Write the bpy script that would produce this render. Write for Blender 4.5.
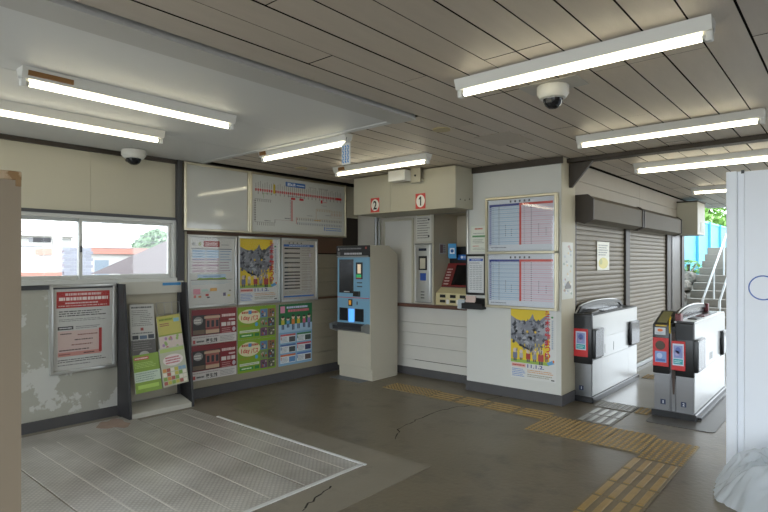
import bpy, bmesh, math, random
from mathutils import Vector, Matrix
R = random.Random(7)
PI = math.pi
for o in list(bpy.data.objects): bpy.data.objects.remove(o)
SC = bpy.context.scene
COL = SC.collection

# ------------------------------------------------------------------ camera, world, exposure
CAM_H = 1.55
cam_d = bpy.data.cameras.new('camera'); cam = bpy.data.objects.new('camera', cam_d); COL.objects.link(cam)
cam.location = (0, 0, CAM_H)
cam.rotation_euler = (PI/2, 0, math.radians(40.656))
cam_d.sensor_width = 36; cam_d.lens = 549.6/768*36
cam_d.shift_y = 6/768
cam_d.clip_start = .02; cam_d.clip_end = 400
SC.camera = cam
w = bpy.data.worlds.new('overcast_sky'); SC.world = w; w.use_nodes = True
bg = w.node_tree.nodes['Background']; bg.inputs[0].default_value = (.85, .93, 1, 1); bg.inputs[1].default_value = 5.0
SC.view_settings.view_transform = 'Standard'; SC.view_settings.look = 'None'
SC.view_settings.gamma = 1; SC.view_settings.use_curve_mapping = False
SC.view_settings.exposure = 0.12
TUBE = 8.0

# ------------------------------------------------------------------ materials
def lin(h):
    if not isinstance(h, str): return tuple(h)
    h = h.lstrip('#'); v = [int(h[i:i+2], 16)/255 for i in (0, 2, 4)]
    return tuple(c/12.92 if c <= .04045 else ((c+.055)/1.055)**2.4 for c in v)
MATS = {}
def newmat(name):
    m = bpy.data.materials.new(name); m.use_nodes = True
    return m, m.node_tree.nodes, m.node_tree.links, m.node_tree.nodes['Principled BSDF']
def mat(name, col, rough=.6, metal=0, var=0, vs=4, bump=0, bs=60, rnd=0, spec=.5, dirt=None, ds=2.5, dlo=.5, dhi=.7, stretch=None):
    if name in MATS: return MATS[name]
    m, N, Lk, p = newmat(name); c = lin(col)
    p.inputs['Base Color'].default_value = (*c, 1); p.inputs['Roughness'].default_value = rough
    p.inputs['Metallic'].default_value = metal; p.inputs['Specular IOR Level'].default_value = spec
    tc = N.new('ShaderNodeTexCoord'); co = tc.outputs['Object']
    if stretch:
        mp = N.new('ShaderNodeMapping'); mp.inputs['Scale'].default_value = stretch
        Lk.new(co, mp.inputs[0]); co = mp.outputs[0]
    last = None
    def mul(fac, lo, hi):
        nonlocal last
        mr = N.new('ShaderNodeMapRange'); mr.inputs[3].default_value = lo; mr.inputs[4].default_value = hi
        Lk.new(fac, mr.inputs[0])
        mx = N.new('ShaderNodeMix'); mx.data_type = 'RGBA'; mx.blend_type = 'MULTIPLY'; mx.inputs[0].default_value = 1
        if last: Lk.new(last, mx.inputs[6])
        else: mx.inputs[6].default_value = (*c, 1)
        Lk.new(mr.outputs[0], mx.inputs[7]); last = mx.outputs[2]
    if var:
        n = N.new('ShaderNodeTexNoise'); n.inputs['Scale'].default_value = vs; n.inputs['Detail'].default_value = 6
        n.inputs['Roughness'].default_value = .65
        Lk.new(co, n.inputs[0]); mul(n.outputs[0], 1-var, 1+var)
    if rnd:
        oi = N.new('ShaderNodeObjectInfo'); mul(oi.outputs['Random'], 1-rnd, 1+rnd)
    if dirt:
        n = N.new('ShaderNodeTexNoise'); n.inputs['Scale'].default_value = ds; n.inputs['Detail'].default_value = 8
        n.inputs['Roughness'].default_value = .6; Lk.new(co, n.inputs[0])
        mr = N.new('ShaderNodeMapRange'); mr.inputs[1].default_value = dlo; mr.inputs[2].default_value = dhi
        Lk.new(n.outputs[0], mr.inputs[0])
        mx = N.new('ShaderNodeMix'); mx.data_type = 'RGBA'; Lk.new(mr.outputs[0], mx.inputs[0])
        if last: Lk.new(last, mx.inputs[6])
        else: mx.inputs[6].default_value = (*c, 1)
        mx.inputs[7].default_value = (*lin(dirt), 1); last = mx.outputs[2]
    if last: Lk.new(last, p.inputs['Base Color'])
    if bump:
        n = N.new('ShaderNodeTexNoise'); n.inputs['Scale'].default_value = bs; n.inputs['Detail'].default_value = 4
        Lk.new(co, n.inputs[0]); b = N.new('ShaderNodeBump'); b.inputs['Strength'].default_value = bump; b.inputs['Distance'].default_value = .01
        Lk.new(n.outputs[0], b.inputs['Height']); Lk.new(b.outputs[0], p.inputs['Normal'])
    MATS[name] = m; return m
def ink(h):
    return mat('ink_'+h.lstrip('#'), h, .45)
def emit(name, col, s):
    if name in MATS: return MATS[name]
    m, N, Lk, p = newmat(name)
    p.inputs['Base Color'].default_value = (*lin(col), 1); p.inputs['Emission Color'].default_value = (*lin(col), 1)
    p.inputs['Emission Strength'].default_value = s; MATS[name] = m; return m
def glass(name, tint=(1, 1, 1), refl=1.0, haze=0):
    if name in MATS: return MATS[name]
    m = bpy.data.materials.new(name); m.use_nodes = True; N = m.node_tree.nodes; Lk = m.node_tree.links; N.clear()
    o = N.new('ShaderNodeOutputMaterial'); t = N.new('ShaderNodeBsdfTransparent'); t.inputs[0].default_value = (*tint, 1)
    g = N.new('ShaderNodeBsdfGlossy'); g.inputs['Roughness'].default_value = .03
    f = N.new('ShaderNodeFresnel'); f.inputs[0].default_value = 1.45
    mu = N.new('ShaderNodeMath'); mu.operation = 'MULTIPLY'; mu.inputs[1].default_value = refl; Lk.new(f.outputs[0], mu.inputs[0])
    mx = N.new('ShaderNodeMixShader'); Lk.new(mu.outputs[0], mx.inputs[0]); Lk.new(t.outputs[0], mx.inputs[1]); Lk.new(g.outputs[0], mx.inputs[2])
    last = mx.outputs[0]
    if haze:
        d = N.new('ShaderNodeBsdfDiffuse'); d.inputs[0].default_value = (.8, .85, .9, 1)
        m2 = N.new('ShaderNodeMixShader'); m2.inputs[0].default_value = haze; Lk.new(last, m2.inputs[1]); Lk.new(d.outputs[0], m2.inputs[2]); last = m2.outputs[0]
    Lk.new(last, o.inputs[0]); MATS[name] = m; return m

M_plank = mat('ceiling_plank_paint', '#c3b8aa', .5, var=.10, vs=3, bump=.12, bs=25, rnd=.07, stretch=(6, 1, 6))
M_wceil = mat('white_ceiling_board', '#cfd0cf', .55, var=.03, vs=2)
M_gap = mat('dark_gap', '#1f1b17', .95, spec=.1)
M_beige = mat('beige_wall_paint', '#bcb6a1', .6, var=.04, vs=2.5, bump=.03)
M_plaster = mat('peeling_grey_plaster', '#a3a297', .75, var=.10, vs=3, dirt='#bfc0ba', ds=3.0, dlo=.535, dhi=.555, bump=.15, bs=30)
M_wood_beige = mat('beige_painted_boards', '#8e8674', .6, var=.10, vs=3, rnd=.05, stretch=(1, 1, 5))
M_brown = mat('brown_board', '#5a4231', .6, var=.12, vs=5)
M_base = mat('dark_grey_baseboard', '#4b4a4b', .6, var=.12, vs=6)
M_white = mat('white_wall_paint', '#c9cac4', .5, var=.03, vs=2, bump=.03)
M_whiteboard = mat('white_painted_boards', '#c2c0b8', .6, var=.06, vs=3, rnd=.03)
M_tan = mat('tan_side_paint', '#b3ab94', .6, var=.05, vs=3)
M_conc = mat('stained_concrete', '#716857', .36, var=.36, vs=1.6, dirt='#4b443a', ds=3.2, dlo=.5, dhi=.78, bump=.25, bs=28)
M_conc2 = mat('pale_concrete_patch', '#7f786b', .5, var=.2, vs=2.2, dirt='#5c574e', ds=3, dlo=.55, dhi=.8, bump=.12, bs=45)
M_alu = mat('brushed_aluminium', '#c6c7c4', .36, .75, var=.05, vs=8)
M_alu_d = mat('dull_aluminium', '#9a9c9b', .42, .8, var=.06, vs=8)
M_gold = mat('champagne_metal', '#b9b29c', .36, 1, var=.05, vs=8)
M_steel = mat('stainless_steel', '#87888a', .28, 1, var=.05, vs=3, stretch=(1, 1, 12))
M_black = mat('black_plastic', '#17181a', .35)
M_blackm = mat('black_satin', '#211f20', .5, var=.1)
M_dgrey = mat('dark_grey_plastic', '#3a3b3d', .4)
M_red = mat('red_panel', '#c42a2c', .4)
M_wplas = mat('white_plastic', '#d9d9d4', .4, var=.02)
M_cream = mat('cream_enamel', '#b3ae9a', .45, var=.04, vs=3)
M_fix = mat('fixture_white_enamel', '#d8d7d0', .4, var=.03)
M_rust = mat('rusty_patch', '#8a6338', .8, var=.3, vs=20)
M_shut = mat('shutter_slat_paint', '#766c5a', .5, .15, var=.06, vs=4)
M_hood = mat('shutter_hood_paint', '#5a5242', .65, 0, var=.1, vs=4)
M_dbrown = mat('dark_brown_steel', '#3b342c', .5, .2, var=.1)
M_paper = mat('paper', '#dcdcd6', .55)
M_glass = glass('clear_glass')
M_cover = glass('board_glazing', (1, 1, 1), .9)
M_cover2 = glass('thin_film_cover', (1, 1, 1), .3)
M_hoard = mat('white_hoarding_steel', '#eff4fb', .32, var=.02, vs=3)
M_tube = emit('lit_tube', '#fff6d8', TUBE)

# ------------------------------------------------------------------ geometry helpers
class G:
    def __init__(s): s.b = bmesh.new()
    def _m(s, faces, m):
        for f in faces: f.material_index = m
    def box(s, x0, x1, y0, y1, z0, z1, m=0, bev=0, seg=1, rot=None, piv=None):
        r = bmesh.ops.create_cube(s.b, size=1); vs = r['verts']
        for v in vs: v.co = Vector(((x0+x1)/2+v.co.x*(x1-x0), (y0+y1)/2+v.co.y*(y1-y0), (z0+z1)/2+v.co.z*(z1-z0)))
        fs = {f for v in vs for f in v.link_faces}
        s._m(fs, m)
        if bev:
            es = {e for v in vs for e in v.link_edges}
            q = bmesh.ops.bevel(s.b, geom=list(es), offset=bev, segments=seg, affect='EDGES', profile=.5)
            s._m(q['faces'], m); vs = list({v for f in q['faces'] for v in f.verts})
        if rot is not None: bmesh.ops.rotate(s.b, verts=vs, cent=piv or (0, 0, 0), matrix=rot)
        return s
    def cyl(s, a, b, r, seg=16, m=0, r2=None):
        a = Vector(a); b = Vector(b); d = b-a
        q = bmesh.ops.create_cone(s.b, cap_ends=True, segments=seg, radius1=r, radius2=r if r2 is None else r2, depth=d.length)
        mt = Matrix.Translation((a+b)/2) @ d.to_track_quat('Z', 'Y').to_matrix().to_4x4()
        bmesh.ops.transform(s.b, matrix=mt, verts=q['verts']); s._m({f for v in q['verts'] for f in v.link_faces}, m)
        return s
    def sph(s, c, rx, ry, rz, m=0, u=16, v=10):
        q = bmesh.ops.create_uvsphere(s.b, u_segments=u, v_segments=v, radius=1)
        for x in q['verts']: x.co = Vector((c[0]+x.co.x*rx, c[1]+x.co.y*ry, c[2]+x.co.z*rz))
        s._m({f for x in q['verts'] for f in x.link_faces}, m); return s
    def lathe(s, prof, c=(0, 0, 0), seg=24, m=0):      # prof: list of (r, z)
        rings = []
        for r, z in prof:
            if r < 1e-5: rings.append([s.b.verts.new((c[0], c[1], c[2]+z))])
            else: rings.append([s.b.verts.new((c[0]+r*math.cos(2*PI*i/seg), c[1]+r*math.sin(2*PI*i/seg), c[2]+z)) for i in range(seg)])
        for A, B in zip(rings, rings[1:]):
            for i in range(seg):
                j = (i+1) % seg
                q = [A[i % len(A)], A[j % len(A)], B[j % len(B)], B[i % len(B)]]
                u = []
                for v in q:
                    if v not in u: u.append(v)
                if len(u) > 2: s.b.faces.new(u).material_index = m
        return s
    def poly(s, pts, m=0):
        s.b.faces.new([s.b.verts.new(p) for p in pts]).material_index = m; return s
    def prism(s, pts, axis, lo, hi, m=0):               # pts 2D in the two other axes (order x,y,z)
        def P(p, t):
            if axis == 'x': return (t, p[0], p[1])
            if axis == 'y': return (p[0], t, p[1])
            return (p[0], p[1], t)
        A = [s.b.verts.new(P(p, lo)) for p in pts]; B = [s.b.verts.new(P(p, hi)) for p in pts]
        n = len(pts); fs = [s.b.faces.new(A), s.b.faces.new(B[::-1])]
        for i in range(n): fs.append(s.b.faces.new([A[i], B[i], B[(i+1) % n], A[(i+1) % n]]))
        s._m(fs, m); return s
    def tube(s, pts, r, seg=8, m=0):
        pts = [Vector(p) for p in pts]; rings = []
        for i, p in enumerate(pts):
            d = (pts[min(i+1, len(pts)-1)]-pts[max(i-1, 0)]).normalized()
            q = d.to_track_quat('Z', 'Y')
            rings.append([s.b.verts.new(p+q @ Vector((r*math.cos(2*PI*k/seg), r*math.sin(2*PI*k/seg), 0))) for k in range(seg)])
        for A, B in zip(rings, rings[1:]):
            for k in range(seg): s.b.faces.new([A[k], A[(k+1) % seg], B[(k+1) % seg], B[k]]).material_index = m
        s.b.faces.new(rings[0][::-1]).material_index = m; s.b.faces.new(rings[-1]).material_index = m
        return s
    def mesh(s, name, mats, smooth=0):
        bmesh.ops.recalc_face_normals(s.b, faces=s.b.faces)
        me = bpy.data.meshes.new(name); s.b.to_mesh(me); s.b.free()
        for x in (mats if isinstance(mats, (list, tuple)) else [mats]): me.materials.append(x)
        if smooth:
            me.shade_smooth(); 
            try: me.set_sharp_from_angle(angle=math.radians(smooth))
            except Exception: pass
        return me
    def obj(s, name, mats, parent=None, loc=(0, 0, 0), rz=0, smooth=0):
        return link(name, s.mesh(name, mats, smooth), parent, loc, rz)
def link(name, me, parent=None, loc=(0, 0, 0), rz=0):
    o = bpy.data.objects.new(name, me); COL.objects.link(o); o.parent = parent
    o.location = loc; o.rotation_euler = (0, 0, rz); return o
def tag(o, label, cat, group=None):
    o['label'] = label; o['category'] = cat
    if group: o['group'] = group
    return o
def thing(name, label, cat, loc=(0, 0, 0), rz=0, group=None):
    return tag(link(name, None, None, loc, rz), label, cat, group)
def struct(o, label=None, cat=None):
    o['kind'] = 'structure'
    if label: o['label'] = label
    if cat: o['category'] = cat
    return o
LEFT = PI/2            # things hung on a wall that faces +X

# printed faces: flat print laid in thin layers on a sheet
_T = {}
def glyphs(s, bold=.022):
    if s in _T: return _T[s]
    cu = bpy.data.curves.new('lettering', 'FONT'); cu.body = s; cu.size = 1; cu.resolution_u = 3; cu.offset = bold
    o = bpy.data.objects.new('lettering', cu); COL.objects.link(o)
    dg = bpy.context.evaluated_depsgraph_get(); dg.update()
    me = o.evaluated_get(dg).to_mesh()
    v = [(p.co.x, p.co.y) for p in me.vertices]; f = [tuple(p.vertices) for p in me.polygons]
    o.evaluated_get(dg).to_mesh_clear(); bpy.data.objects.remove(o); bpy.data.curves.remove(cu)
    if v:
        x0 = min(p[0] for p in v); x1 = max(p[0] for p in v); y0 = min(p[1] for p in v); y1 = max(p[1] for p in v)
        v = [((p[0]-x0)/(x1-x0), (p[1]-y0)/(y1-y0)) for p in v]
        _T[s] = (v, f, (x1-x0)/(y1-y0))
    else: _T[s] = ([], [], 1)
    return _T[s]
class Print:
    STEP = .0005
    def __init__(s, w, h): s.w, s.h = w, h; s.V = []; s.F = []; s.I = []; s.mats = []; s.key = {}
    def _mi(s, c):
        if c not in s.key: s.key[c] = len(s.mats); s.mats.append(ink(c) if isinstance(c, str) else c)
        return s.key[c]
    def raw(s, pts, faces, c, l):
        b = len(s.V); s.V += [(x*s.w, -l*s.STEP, (1-y)*s.h) for x, y in pts]
        mi = s._mi(c)
        for f in faces: s.F.append(tuple(b+i for i in f)); s.I.append(mi)
        return s
    def rect(s, x0, y0, x1, y1, c, l=1): return s.raw([(x0, y1), (x1, y1), (x1, y0), (x0, y0)], [(0, 1, 2, 3)], c, l)
    def poly(s, pts, c, l=1): return s.raw(pts, [tuple(range(len(pts)))], c, l)
    def ell(s, cx, cy, rx, ry, c, l=1, n=14):
        return s.raw([(cx+rx*math.cos(2*PI*i/n), cy+ry*math.sin(2*PI*i/n)) for i in range(n)], [tuple(range(n))], c, l)
    def text(s, t, x0, y0, x1, y1, c, l=2):              # fitted to the box
        v, f, a = glyphs(t)
        return s.raw([(x0+p[0]*(x1-x0), y1-p[1]*(y1-y0)) for p in v], f, c, l)
    def vtext(s, t, x0, y0, x1, y1, c, l=2, gap=.12):
        n = len(t); dy = (y1-y0)/n
        for i, ch in enumerate(t): s.text(ch, x0, y0+i*dy+dy*gap/2, x1, y0+(i+1)*dy-dy*gap/2, c, l)
        return s
    def lines(s, x0, y0, x1, y1, n, c, l=2, fill=.5, seed=1, ragged=.25):   # print too small to read
        r = random.Random(seed); dy = (y1-y0)/n
        for i in range(n):
            x = x0; xe = x1-(x1-x0)*ragged*r.random()
            while x < xe:
                ww = (x1-x0)*r.uniform(.02, .09)
                s.rect(x, y0+i*dy+dy*(1-fill)/2, min(x+ww, xe), y0+i*dy+dy*(1+fill)/2, c, l); x += ww+(x1-x0)*r.uniform(.006, .02)
        return s
    def obj(s, name, parent, loc=(0, 0, 0)):
        me = bpy.data.meshes.new(name); me.from_pydata(s.V, [], s.F)
        for m in s.mats: me.materials.append(m)
        for p, i in zip(me.polygons, s.I): p.material_index = i
        me.update(); return link(name, me, parent, loc)
def sheet_thing(name, label, cat, loc, rz, pr, group=None, paper=None, thick=.002):
    """a bare printed sheet: the sheet itself with its print as a part; origin at lower left, front towards local -y"""
    t = thing(name, label, cat, loc, rz, group)
    G().box(0, pr.w, -thick, 0, 0, pr.h).obj('sheet', paper or M_paper, t)
    pr.obj('print', t, (0, -thick-.0003, 0)); return t
def framed(name, label, cat, loc, rz, w, h, pr, bar=.028, d=.03, fm=None, glazing=True, group=None, radius=.008, paper=None):
    t = thing(name, label, cat, loc, rz, group); fm = fm or M_alu
    G().box(.004, w-.004, -.008, 0, .004, h-.004).obj('backing', paper or M_paper, t)
    pr.obj('print', t, (bar, -.0085, bar))
    for a in ((0, w, h-bar, h), (0, w, 0, bar)): G().box(a[0], a[1], -d, 0, a[2], a[3], bev=radius, seg=2).obj('frame_bar', fm, t, smooth=40)
    for a in ((0, bar), (w-bar, w)): G().box(a[0], a[1], -d, 0, bar*.6, h-bar*.6, bev=radius, seg=2).obj('frame_bar', fm, t, smooth=40)
    if glazing: G().box(bar*.7, w-bar*.7, -.0185, -.0165, bar*.7, h-bar*.7).obj('glazing', M_cover2, t)
    return t

# ================================================================== STRUCTURE
XW = -5.67; ZC = 2.68
# ---- floor
fl = struct(G().box(-6.0, 4, -1.6, 13.4, -.12, 0).obj('floor', M_conc))
G().box(-5.66, -2.44, -1.2, 3.385, 0, .003).obj('concrete_patch', M_conc2, fl)
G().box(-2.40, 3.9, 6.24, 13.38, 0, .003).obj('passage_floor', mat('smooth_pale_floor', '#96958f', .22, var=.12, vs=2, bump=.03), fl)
# checker plates set into the floor
def checker_mat():
    m, N, Lk, p = newmat('worn_checker_plate')
    p.inputs['Metallic'].default_value = .25; p.inputs['Roughness'].default_value = .38
    tc = N.new('ShaderNodeTexCoord'); mp = N.new('ShaderNodeMapping'); mp.inputs['Rotation'].default_value = (0, 0, PI/4)
    Lk.new(tc.outputs['Object'], mp.inputs[0])
    ck = N.new('ShaderNodeTexVoronoi'); ck.inputs['Scale'].default_value = 34; ck.inputs['Randomness'].default_value = 0; Lk.new(mp.outputs[0], ck.inputs[0])
    n = N.new('ShaderNodeTexNoise'); n.inputs['Scale'].default_value = 2.2; n.inputs['Detail'].default_value = 7; Lk.new(tc.outputs['Object'], n.inputs[0])
    cr = N.new('ShaderNodeValToRGB'); cr.color_ramp.elements[0].color = (*lin('#a39e95'), 1); cr.color_ramp.elements[1].color = (*lin('#cdcac3'), 1)
    cr.color_ramp.elements[0].position = .3; cr.color_ramp.elements[1].position = .7
    Lk.new(n.outputs[0], cr.inputs[0])
    mr = N.new('ShaderNodeMapRange'); mr.inputs[1].default_value = .2; mr.inputs[2].default_value = .5; mr.inputs[3].default_value = 1.15; mr.inputs[4].default_value = .78
    Lk.new(ck.outputs['Distance'], mr.inputs[0])
    mx = N.new('ShaderNodeMix'); mx.data_type = 'RGBA'; mx.blend_type = 'MULTIPLY'; mx.inputs[0].default_value = 1
    Lk.new(cr.outputs[0], mx.inputs[6]); Lk.new(mr.outputs[0], mx.inputs[7]); Lk.new(mx.outputs[2], p.inputs['Base Color'])
    b = N.new('ShaderNodeBump'); b.inputs['Strength'].default_value = .5; b.inputs['Distance'].default_value = .004; b.invert = True
    Lk.new(ck.outputs['Distance'], b.inputs['Height']); Lk.new(b.outputs[0], p.inputs['Normal'])
    return m
M_check = checker_mat()
py = [-.98, .18, 1.34, 2.52, 3.07]
for a, b in zip(py, py[1:]):
    G().box(-5.3 if b > 3 else -5.55, -2.87, a+.006, b-.006, .0, .008, bev=.002).obj('checker_plate', M_check, fl)
M_wear = mat('polished_plate_rib', '#c2beb6', .45, .5, var=.15, vs=10)
for y in (.45, .75, 1.05, 1.57, 1.75, 1.98, 2.24, 2.74, 2.92):
    G().box(-5.2, -2.9, y-.006, y+.006, .008, .0095).obj('plate_rib', M_wear, fl)
M_strip = mat('pale_edge_strip', '#d3d4d2', .4, .2, var=.1, vs=9)
G().box(-4.84, -2.83, 3.07, 3.095, 0, .012, bev=.002).obj('edge_strip', M_strip, fl)
G().box(-2.87, -2.84, -1.0, 3.07, 0, .012, bev=.002).obj('edge_strip', M_strip, fl)
G().prism([(-5.36+.17*math.cos(a)*(1+.25*math.sin(5*a+1)), 2.30+.13*math.sin(a)*(1+.3*math.sin(3*a))) for a in [k*PI/12 for k in range(24)]], 'z', .0082, .0086).obj('rust_stain', mat('rust_stain', '#9f8a7c', .6, .1, var=.3, vs=9), fl)
def crack(pts, wd):
    g = G(); r = random.Random(3)
    P = []
    for (a, b) in zip(pts, pts[1:]):
        for k in range(6):
            t = k/6; P.append((a[0]+(b[0]-a[0])*t+r.uniform(-.02, .02), a[1]+(b[1]-a[1])*t+r.uniform(-.02, .02)))
    P.append(pts[-1])
    for p, q in zip(P, P[1:]):
        d = Vector((q[0]-p[0], q[1]-p[1])).normalized(); n = Vector((-d.y, d.x))*wd*r.uniform(.4, 1.2)
        g.poly([(p[0]+n.x, p[1]+n.y, .0036), (q[0]+n.x, q[1]+n.y, .0036), (q[0]-n.x, q[1]-n.y, .0036), (p[0]-n.x, p[1]-n.y, .0036)])
    g.obj('crack', mat('crack_shadow', '#26221d', .9), fl)
crack([(-2.60, 2.26), (-2.69, 2.42), (-2.75, 2.64)], .006)
crack([(-3.13, 5.17), (-3.3, 4.75), (-3.27, 4.3), (-3.23, 3.99), (-3.05, 3.7)], .005)
crack([(-3.2, 5.09), (-3.16, 5.35), (-3.1, 5.7)], .004)
# ---- tactile paving
M_yel = mat('worn_yellow_tile', '#7d6f54', .5, var=.2, vs=8, rnd=.06)
M_yelbump = mat('yellow_tile_bump', '#a4864c', .4, var=.25, vs=14)
M_sil = mat('worn_grey_tile', '#77746c', .4, .2, var=.2, vs=8)
M_silb = mat('polished_grey_bump', '#a09e97', .3, .3, var=.15, vs=14)
_tc = {}
def tactile(kind, w, d, mats, x, y, rows=None):
    k = (kind, w, d, mats[0].name)
    if k not in _tc:
        g = G().box(-w/2+.003, w/2-.003, -d/2+.003, d/2-.003, 0, .006, bev=.001)
        if kind == 'dots':
            nx = max(3, round(w/.05)); ny = max(3, round(d/.05))
            for i in range(nx):
                for j in range(ny):
                    cx = -w/2+(i+.5)*w/nx; cy = -d/2+(j+.5)*d/ny
                    g.cyl((cx, cy, .006), (cx, cy, .011), .015, 8, 1, .010)
        elif kind == 'bars_x':
            n = 4
            for j in range(n):
                cy = -d/2+(j+.5)*d/n; g.box(-w/2+.025, w/2-.025, cy-.016, cy+.016, .006, .011, 1, bev=.004)
        else:
            n = 4
            for j in range(n):
                cx = -w/2+(j+.5)*w/n; g.box(cx-.022, cx+.022, -d/2+.012, d/2-.02, .006, .011, 1, bev=.004)
        _tc[k] = g.mesh('tactile_tile', list(mats))
    return link('tactile_tile', _tc[k], fl, (x, y, .001))
Y_ = (M_yel, M_yelbump); S_ = (M_sil, M_silb)
for i in range(2): tactile('dots', .35, .30, Y_, -4.27+i*.35, 5.28)
for i in range(4): tactile('bars_x', .355, .30, Y_, -3.57+i*.36, 5.25)
for i in range(3):
    for j in range(2): tactile('dots', .335, .29, Y_, -2.17+i*.337, 4.85+j*.292)
for j in range(2): tactile('dots', .335, .30, Y_, -1.155, 4.755+j*.302)
for j in range(7): tactile('bars_y', .35, .30, Y_, -1.17, 4.44-j*.303)
for j in range(2): tactile('bars_y', .34, .29, S_, -1.92, 5.46+j*.292)
tactile('dots', .40, .27, S_, -1.95, 6.08); tactile('dots', .14, .27, Y_, -1.665, 6.08)
tactile('dots', .30, .30, Y_, -2.03, 7.95)
# rubber mat by the gates
g = G(); pts = []
for cx, cy, a0 in ((-1.03, 5.76, -90), (-1.03, 7.3, 0), (-1.5, 7.3, 90), (-1.5, 5.76, 180)):
    for k in range(5): a = math.radians(a0+k*22.5); pts.append((cx+.06*math.cos(a), cy+.06*math.sin(a)))
g.prism(pts, 'z', 0, .006); tag(g.obj('floor_mat', mat('dark_rubber_mat', '#4a4640', .4, var=.15, vs=5)), 'dark rubber mat with a rounded corner under the double ticket gate', 'mat')

# ---- ceilings
ce = struct(G().box(-6.0, 4, -1.6, 13.4, ZC+.035, ZC+.15).obj('ceiling', M_gap))
mesh_cache = {}
def plank(x0, wd, y0, y1, z0=ZC):
    k = (round(wd, 3), round(y1-y0, 2))
    if k not in mesh_cache:
        me = G().box(0, wd, 0, y1-y0, 0, .03).mesh('plank', [M_plank, M_gap])
        for q in me.polygons:
            if abs(q.normal.z) < .5: q.material_index = 1      # edges coloured dark so the gaps look shaded
        mesh_cache[k] = me
    link('plank', mesh_cache[k], ce, (x0, y0, z0+R.uniform(0, .003)))
lens = [1.2, 1.8, 2.4, 3.0]
for i in range(-11, 27):
    x0 = -.397-.1975*(i+1)+.004; wd = R.choice((.1885, .1895, .187))
    if x0 < XW: continue
    ys = -1.5 if x0 > -2.62 else 3.41
    if x0 < -2.42: ye = 6.2 if x0 > -3.65 else 6.0
    else: ye = 13.3
    y = ys-R.choice([0, .6, 1.2]) if ys < 0 else ys
    while y < ye-.01:
        L = R.choice(lens); y1 = min(y+L, ye)
        if ye-y1 < .4: y1 = ye
        plank(x0, wd, max(y, ys)+.003, y1-.003); y = y1
# the white boarded part over the entrance corner
for x0, x1 in ((-5.67, -4.64), (-4.64, -3.73), (-3.73, -2.833)):
    for y0, y1 in ((-1.5, .5), (.5, 3.33)):
        G().box(x0+.0015, x1-.0015, y0+.0015, y1-.0015, ZC-.012, ZC+.03).obj('ceiling_board', M_wceil, ce)
G().prism([(-2.83, ZC-.012), (-2.82, ZC-.018), (-2.61, ZC-.018), (-2.61, ZC+.02), (-2.83, ZC+.02)], 'y', -1.5, 3.42).obj('edge_moulding', mat('grey_white_moulding', '#b9b8b4', .55, var=.04), ce)
G().box(-5.67, -2.83, 3.33, 3.40, ZC-.018, ZC+.02, bev=.004).obj('edge_moulding', M_wceil, ce)
# patch and round covers on the boarded ceiling
G().box(-2.62, -2.27, 4.3, 4.78, ZC-.006, ZC).obj('ceiling_patch', mat('grey_ceiling_patch', '#b6ac9e', .6, var=.05), ce)
for x, y in ((-5.06, 4.36), (-2.67, 3.86)):
    G().cyl((x, y, ZC-.012), (x, y, ZC), .075, 20).obj('round_cover', mat('yellowed_cover', '#b5a680', .5), ce)
# roof above
struct(G().box(-6.3, 4.3, -2.0, 13.6, ZC+.15, ZC+.45).obj('roof', M_dbrown))

# ---- left wall
wl = struct(G().box(XW-.15, XW-.02, -1.6, 3.08, 0, 1.345).obj('wall_left', M_gap))
G().box(XW-.15, XW-.02, -1.6, .9, 1.345, 2.03).obj('wall_core', M_gap, wl)
G().box(XW-.15, XW-.02, -1.6, 3.08, 2.03, ZC+.03).obj('wall_core', M_gap, wl)
G().box(XW-.15, XW-.02, 3.08, 6.2, 0, ZC+.03).obj('wall_core', M_gap, wl)
for y0, y1 in ((-1.6, .37), (.37, 1.29), (1.29, 2.206), (2.206, 3.10)):
    G().box(XW-.02, XW, y0+.001, y1-.001, 2.03, 2.63).obj('wall_panel', M_beige, wl)
    G().box(XW-.02, XW, y0, y1, .1, 1.345).obj('wall_panel', M_plaster, wl)
G().box(XW-.02, XW, -1.6, .9, 1.345, 2.03).obj('wall_panel', M_beige, wl)
G().box(XW-.02, XW+.03, -1.6, 3.1, 2.625, ZC-.012).obj('cornice', M_dbrown, wl)
zz = .1
while zz < 1.66:
    z1 = min(zz+.195, 1.675)
    G().box(XW-.02, XW+R.uniform(-.002, .002), 3.22, 6.05, zz+.0015, z1-.0015, bev=.002).obj('plank', M_wood_beige, wl); zz = z1
G().box(XW-.02, XW-.004, 3.22, 6.05, 1.675, 1.9).obj('wall_panel', M_brown, wl)
G().box(XW-.02, XW, 3.22, 5.68, 1.9, 2.66).obj('wall_panel', M_beige, wl)
G().box(XW-.02, XW, 5.68, 5.999, 2.2, 2.66).obj('wall_panel', M_beige, wl)
G().box(XW-.02, XW, 5.68, 5.999, 1.69, 2.2).obj('wall_panel', mat('dark_brown_board', '#2b221b', .6), wl)  # very dark brown panel in the corner left of the counter
G().box(XW, XW+.012, 5.2, 6.0, 1.035, 1.065).obj('rail', M_brown, wl)
G().box(XW, XW+.02, 3.22, 5.6, 2.655, ZC).obj('cornice', M_dbrown, wl)
struct(G().box(XW, XW+.02, -1.6, 3.1, 0, .1, bev=.003).obj('baseboard_left', M_base))
struct(G().box(XW, XW+.025, 3.22, 6.0, 0, .115, bev=.003).obj('baseboard_map', M_base))
tp = struct(G().box(XW-.03, XW+.05, 3.085, 3.165, 0, ZC-.012).obj('trim_1', mat('dark_post_paint', '#3f3f40', .5, var=.08)))
G().cyl((XW+.025, 3.188, .11), (XW+.025, 3.188, 1.89), .017, 12).obj('conduit', M_cream, tp, smooth=40)
G().box(XW-.005, XW+.05, 3.2, 3.25, 2.6, ZC-.03).obj('pipe_cap', M_cream, tp)

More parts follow.
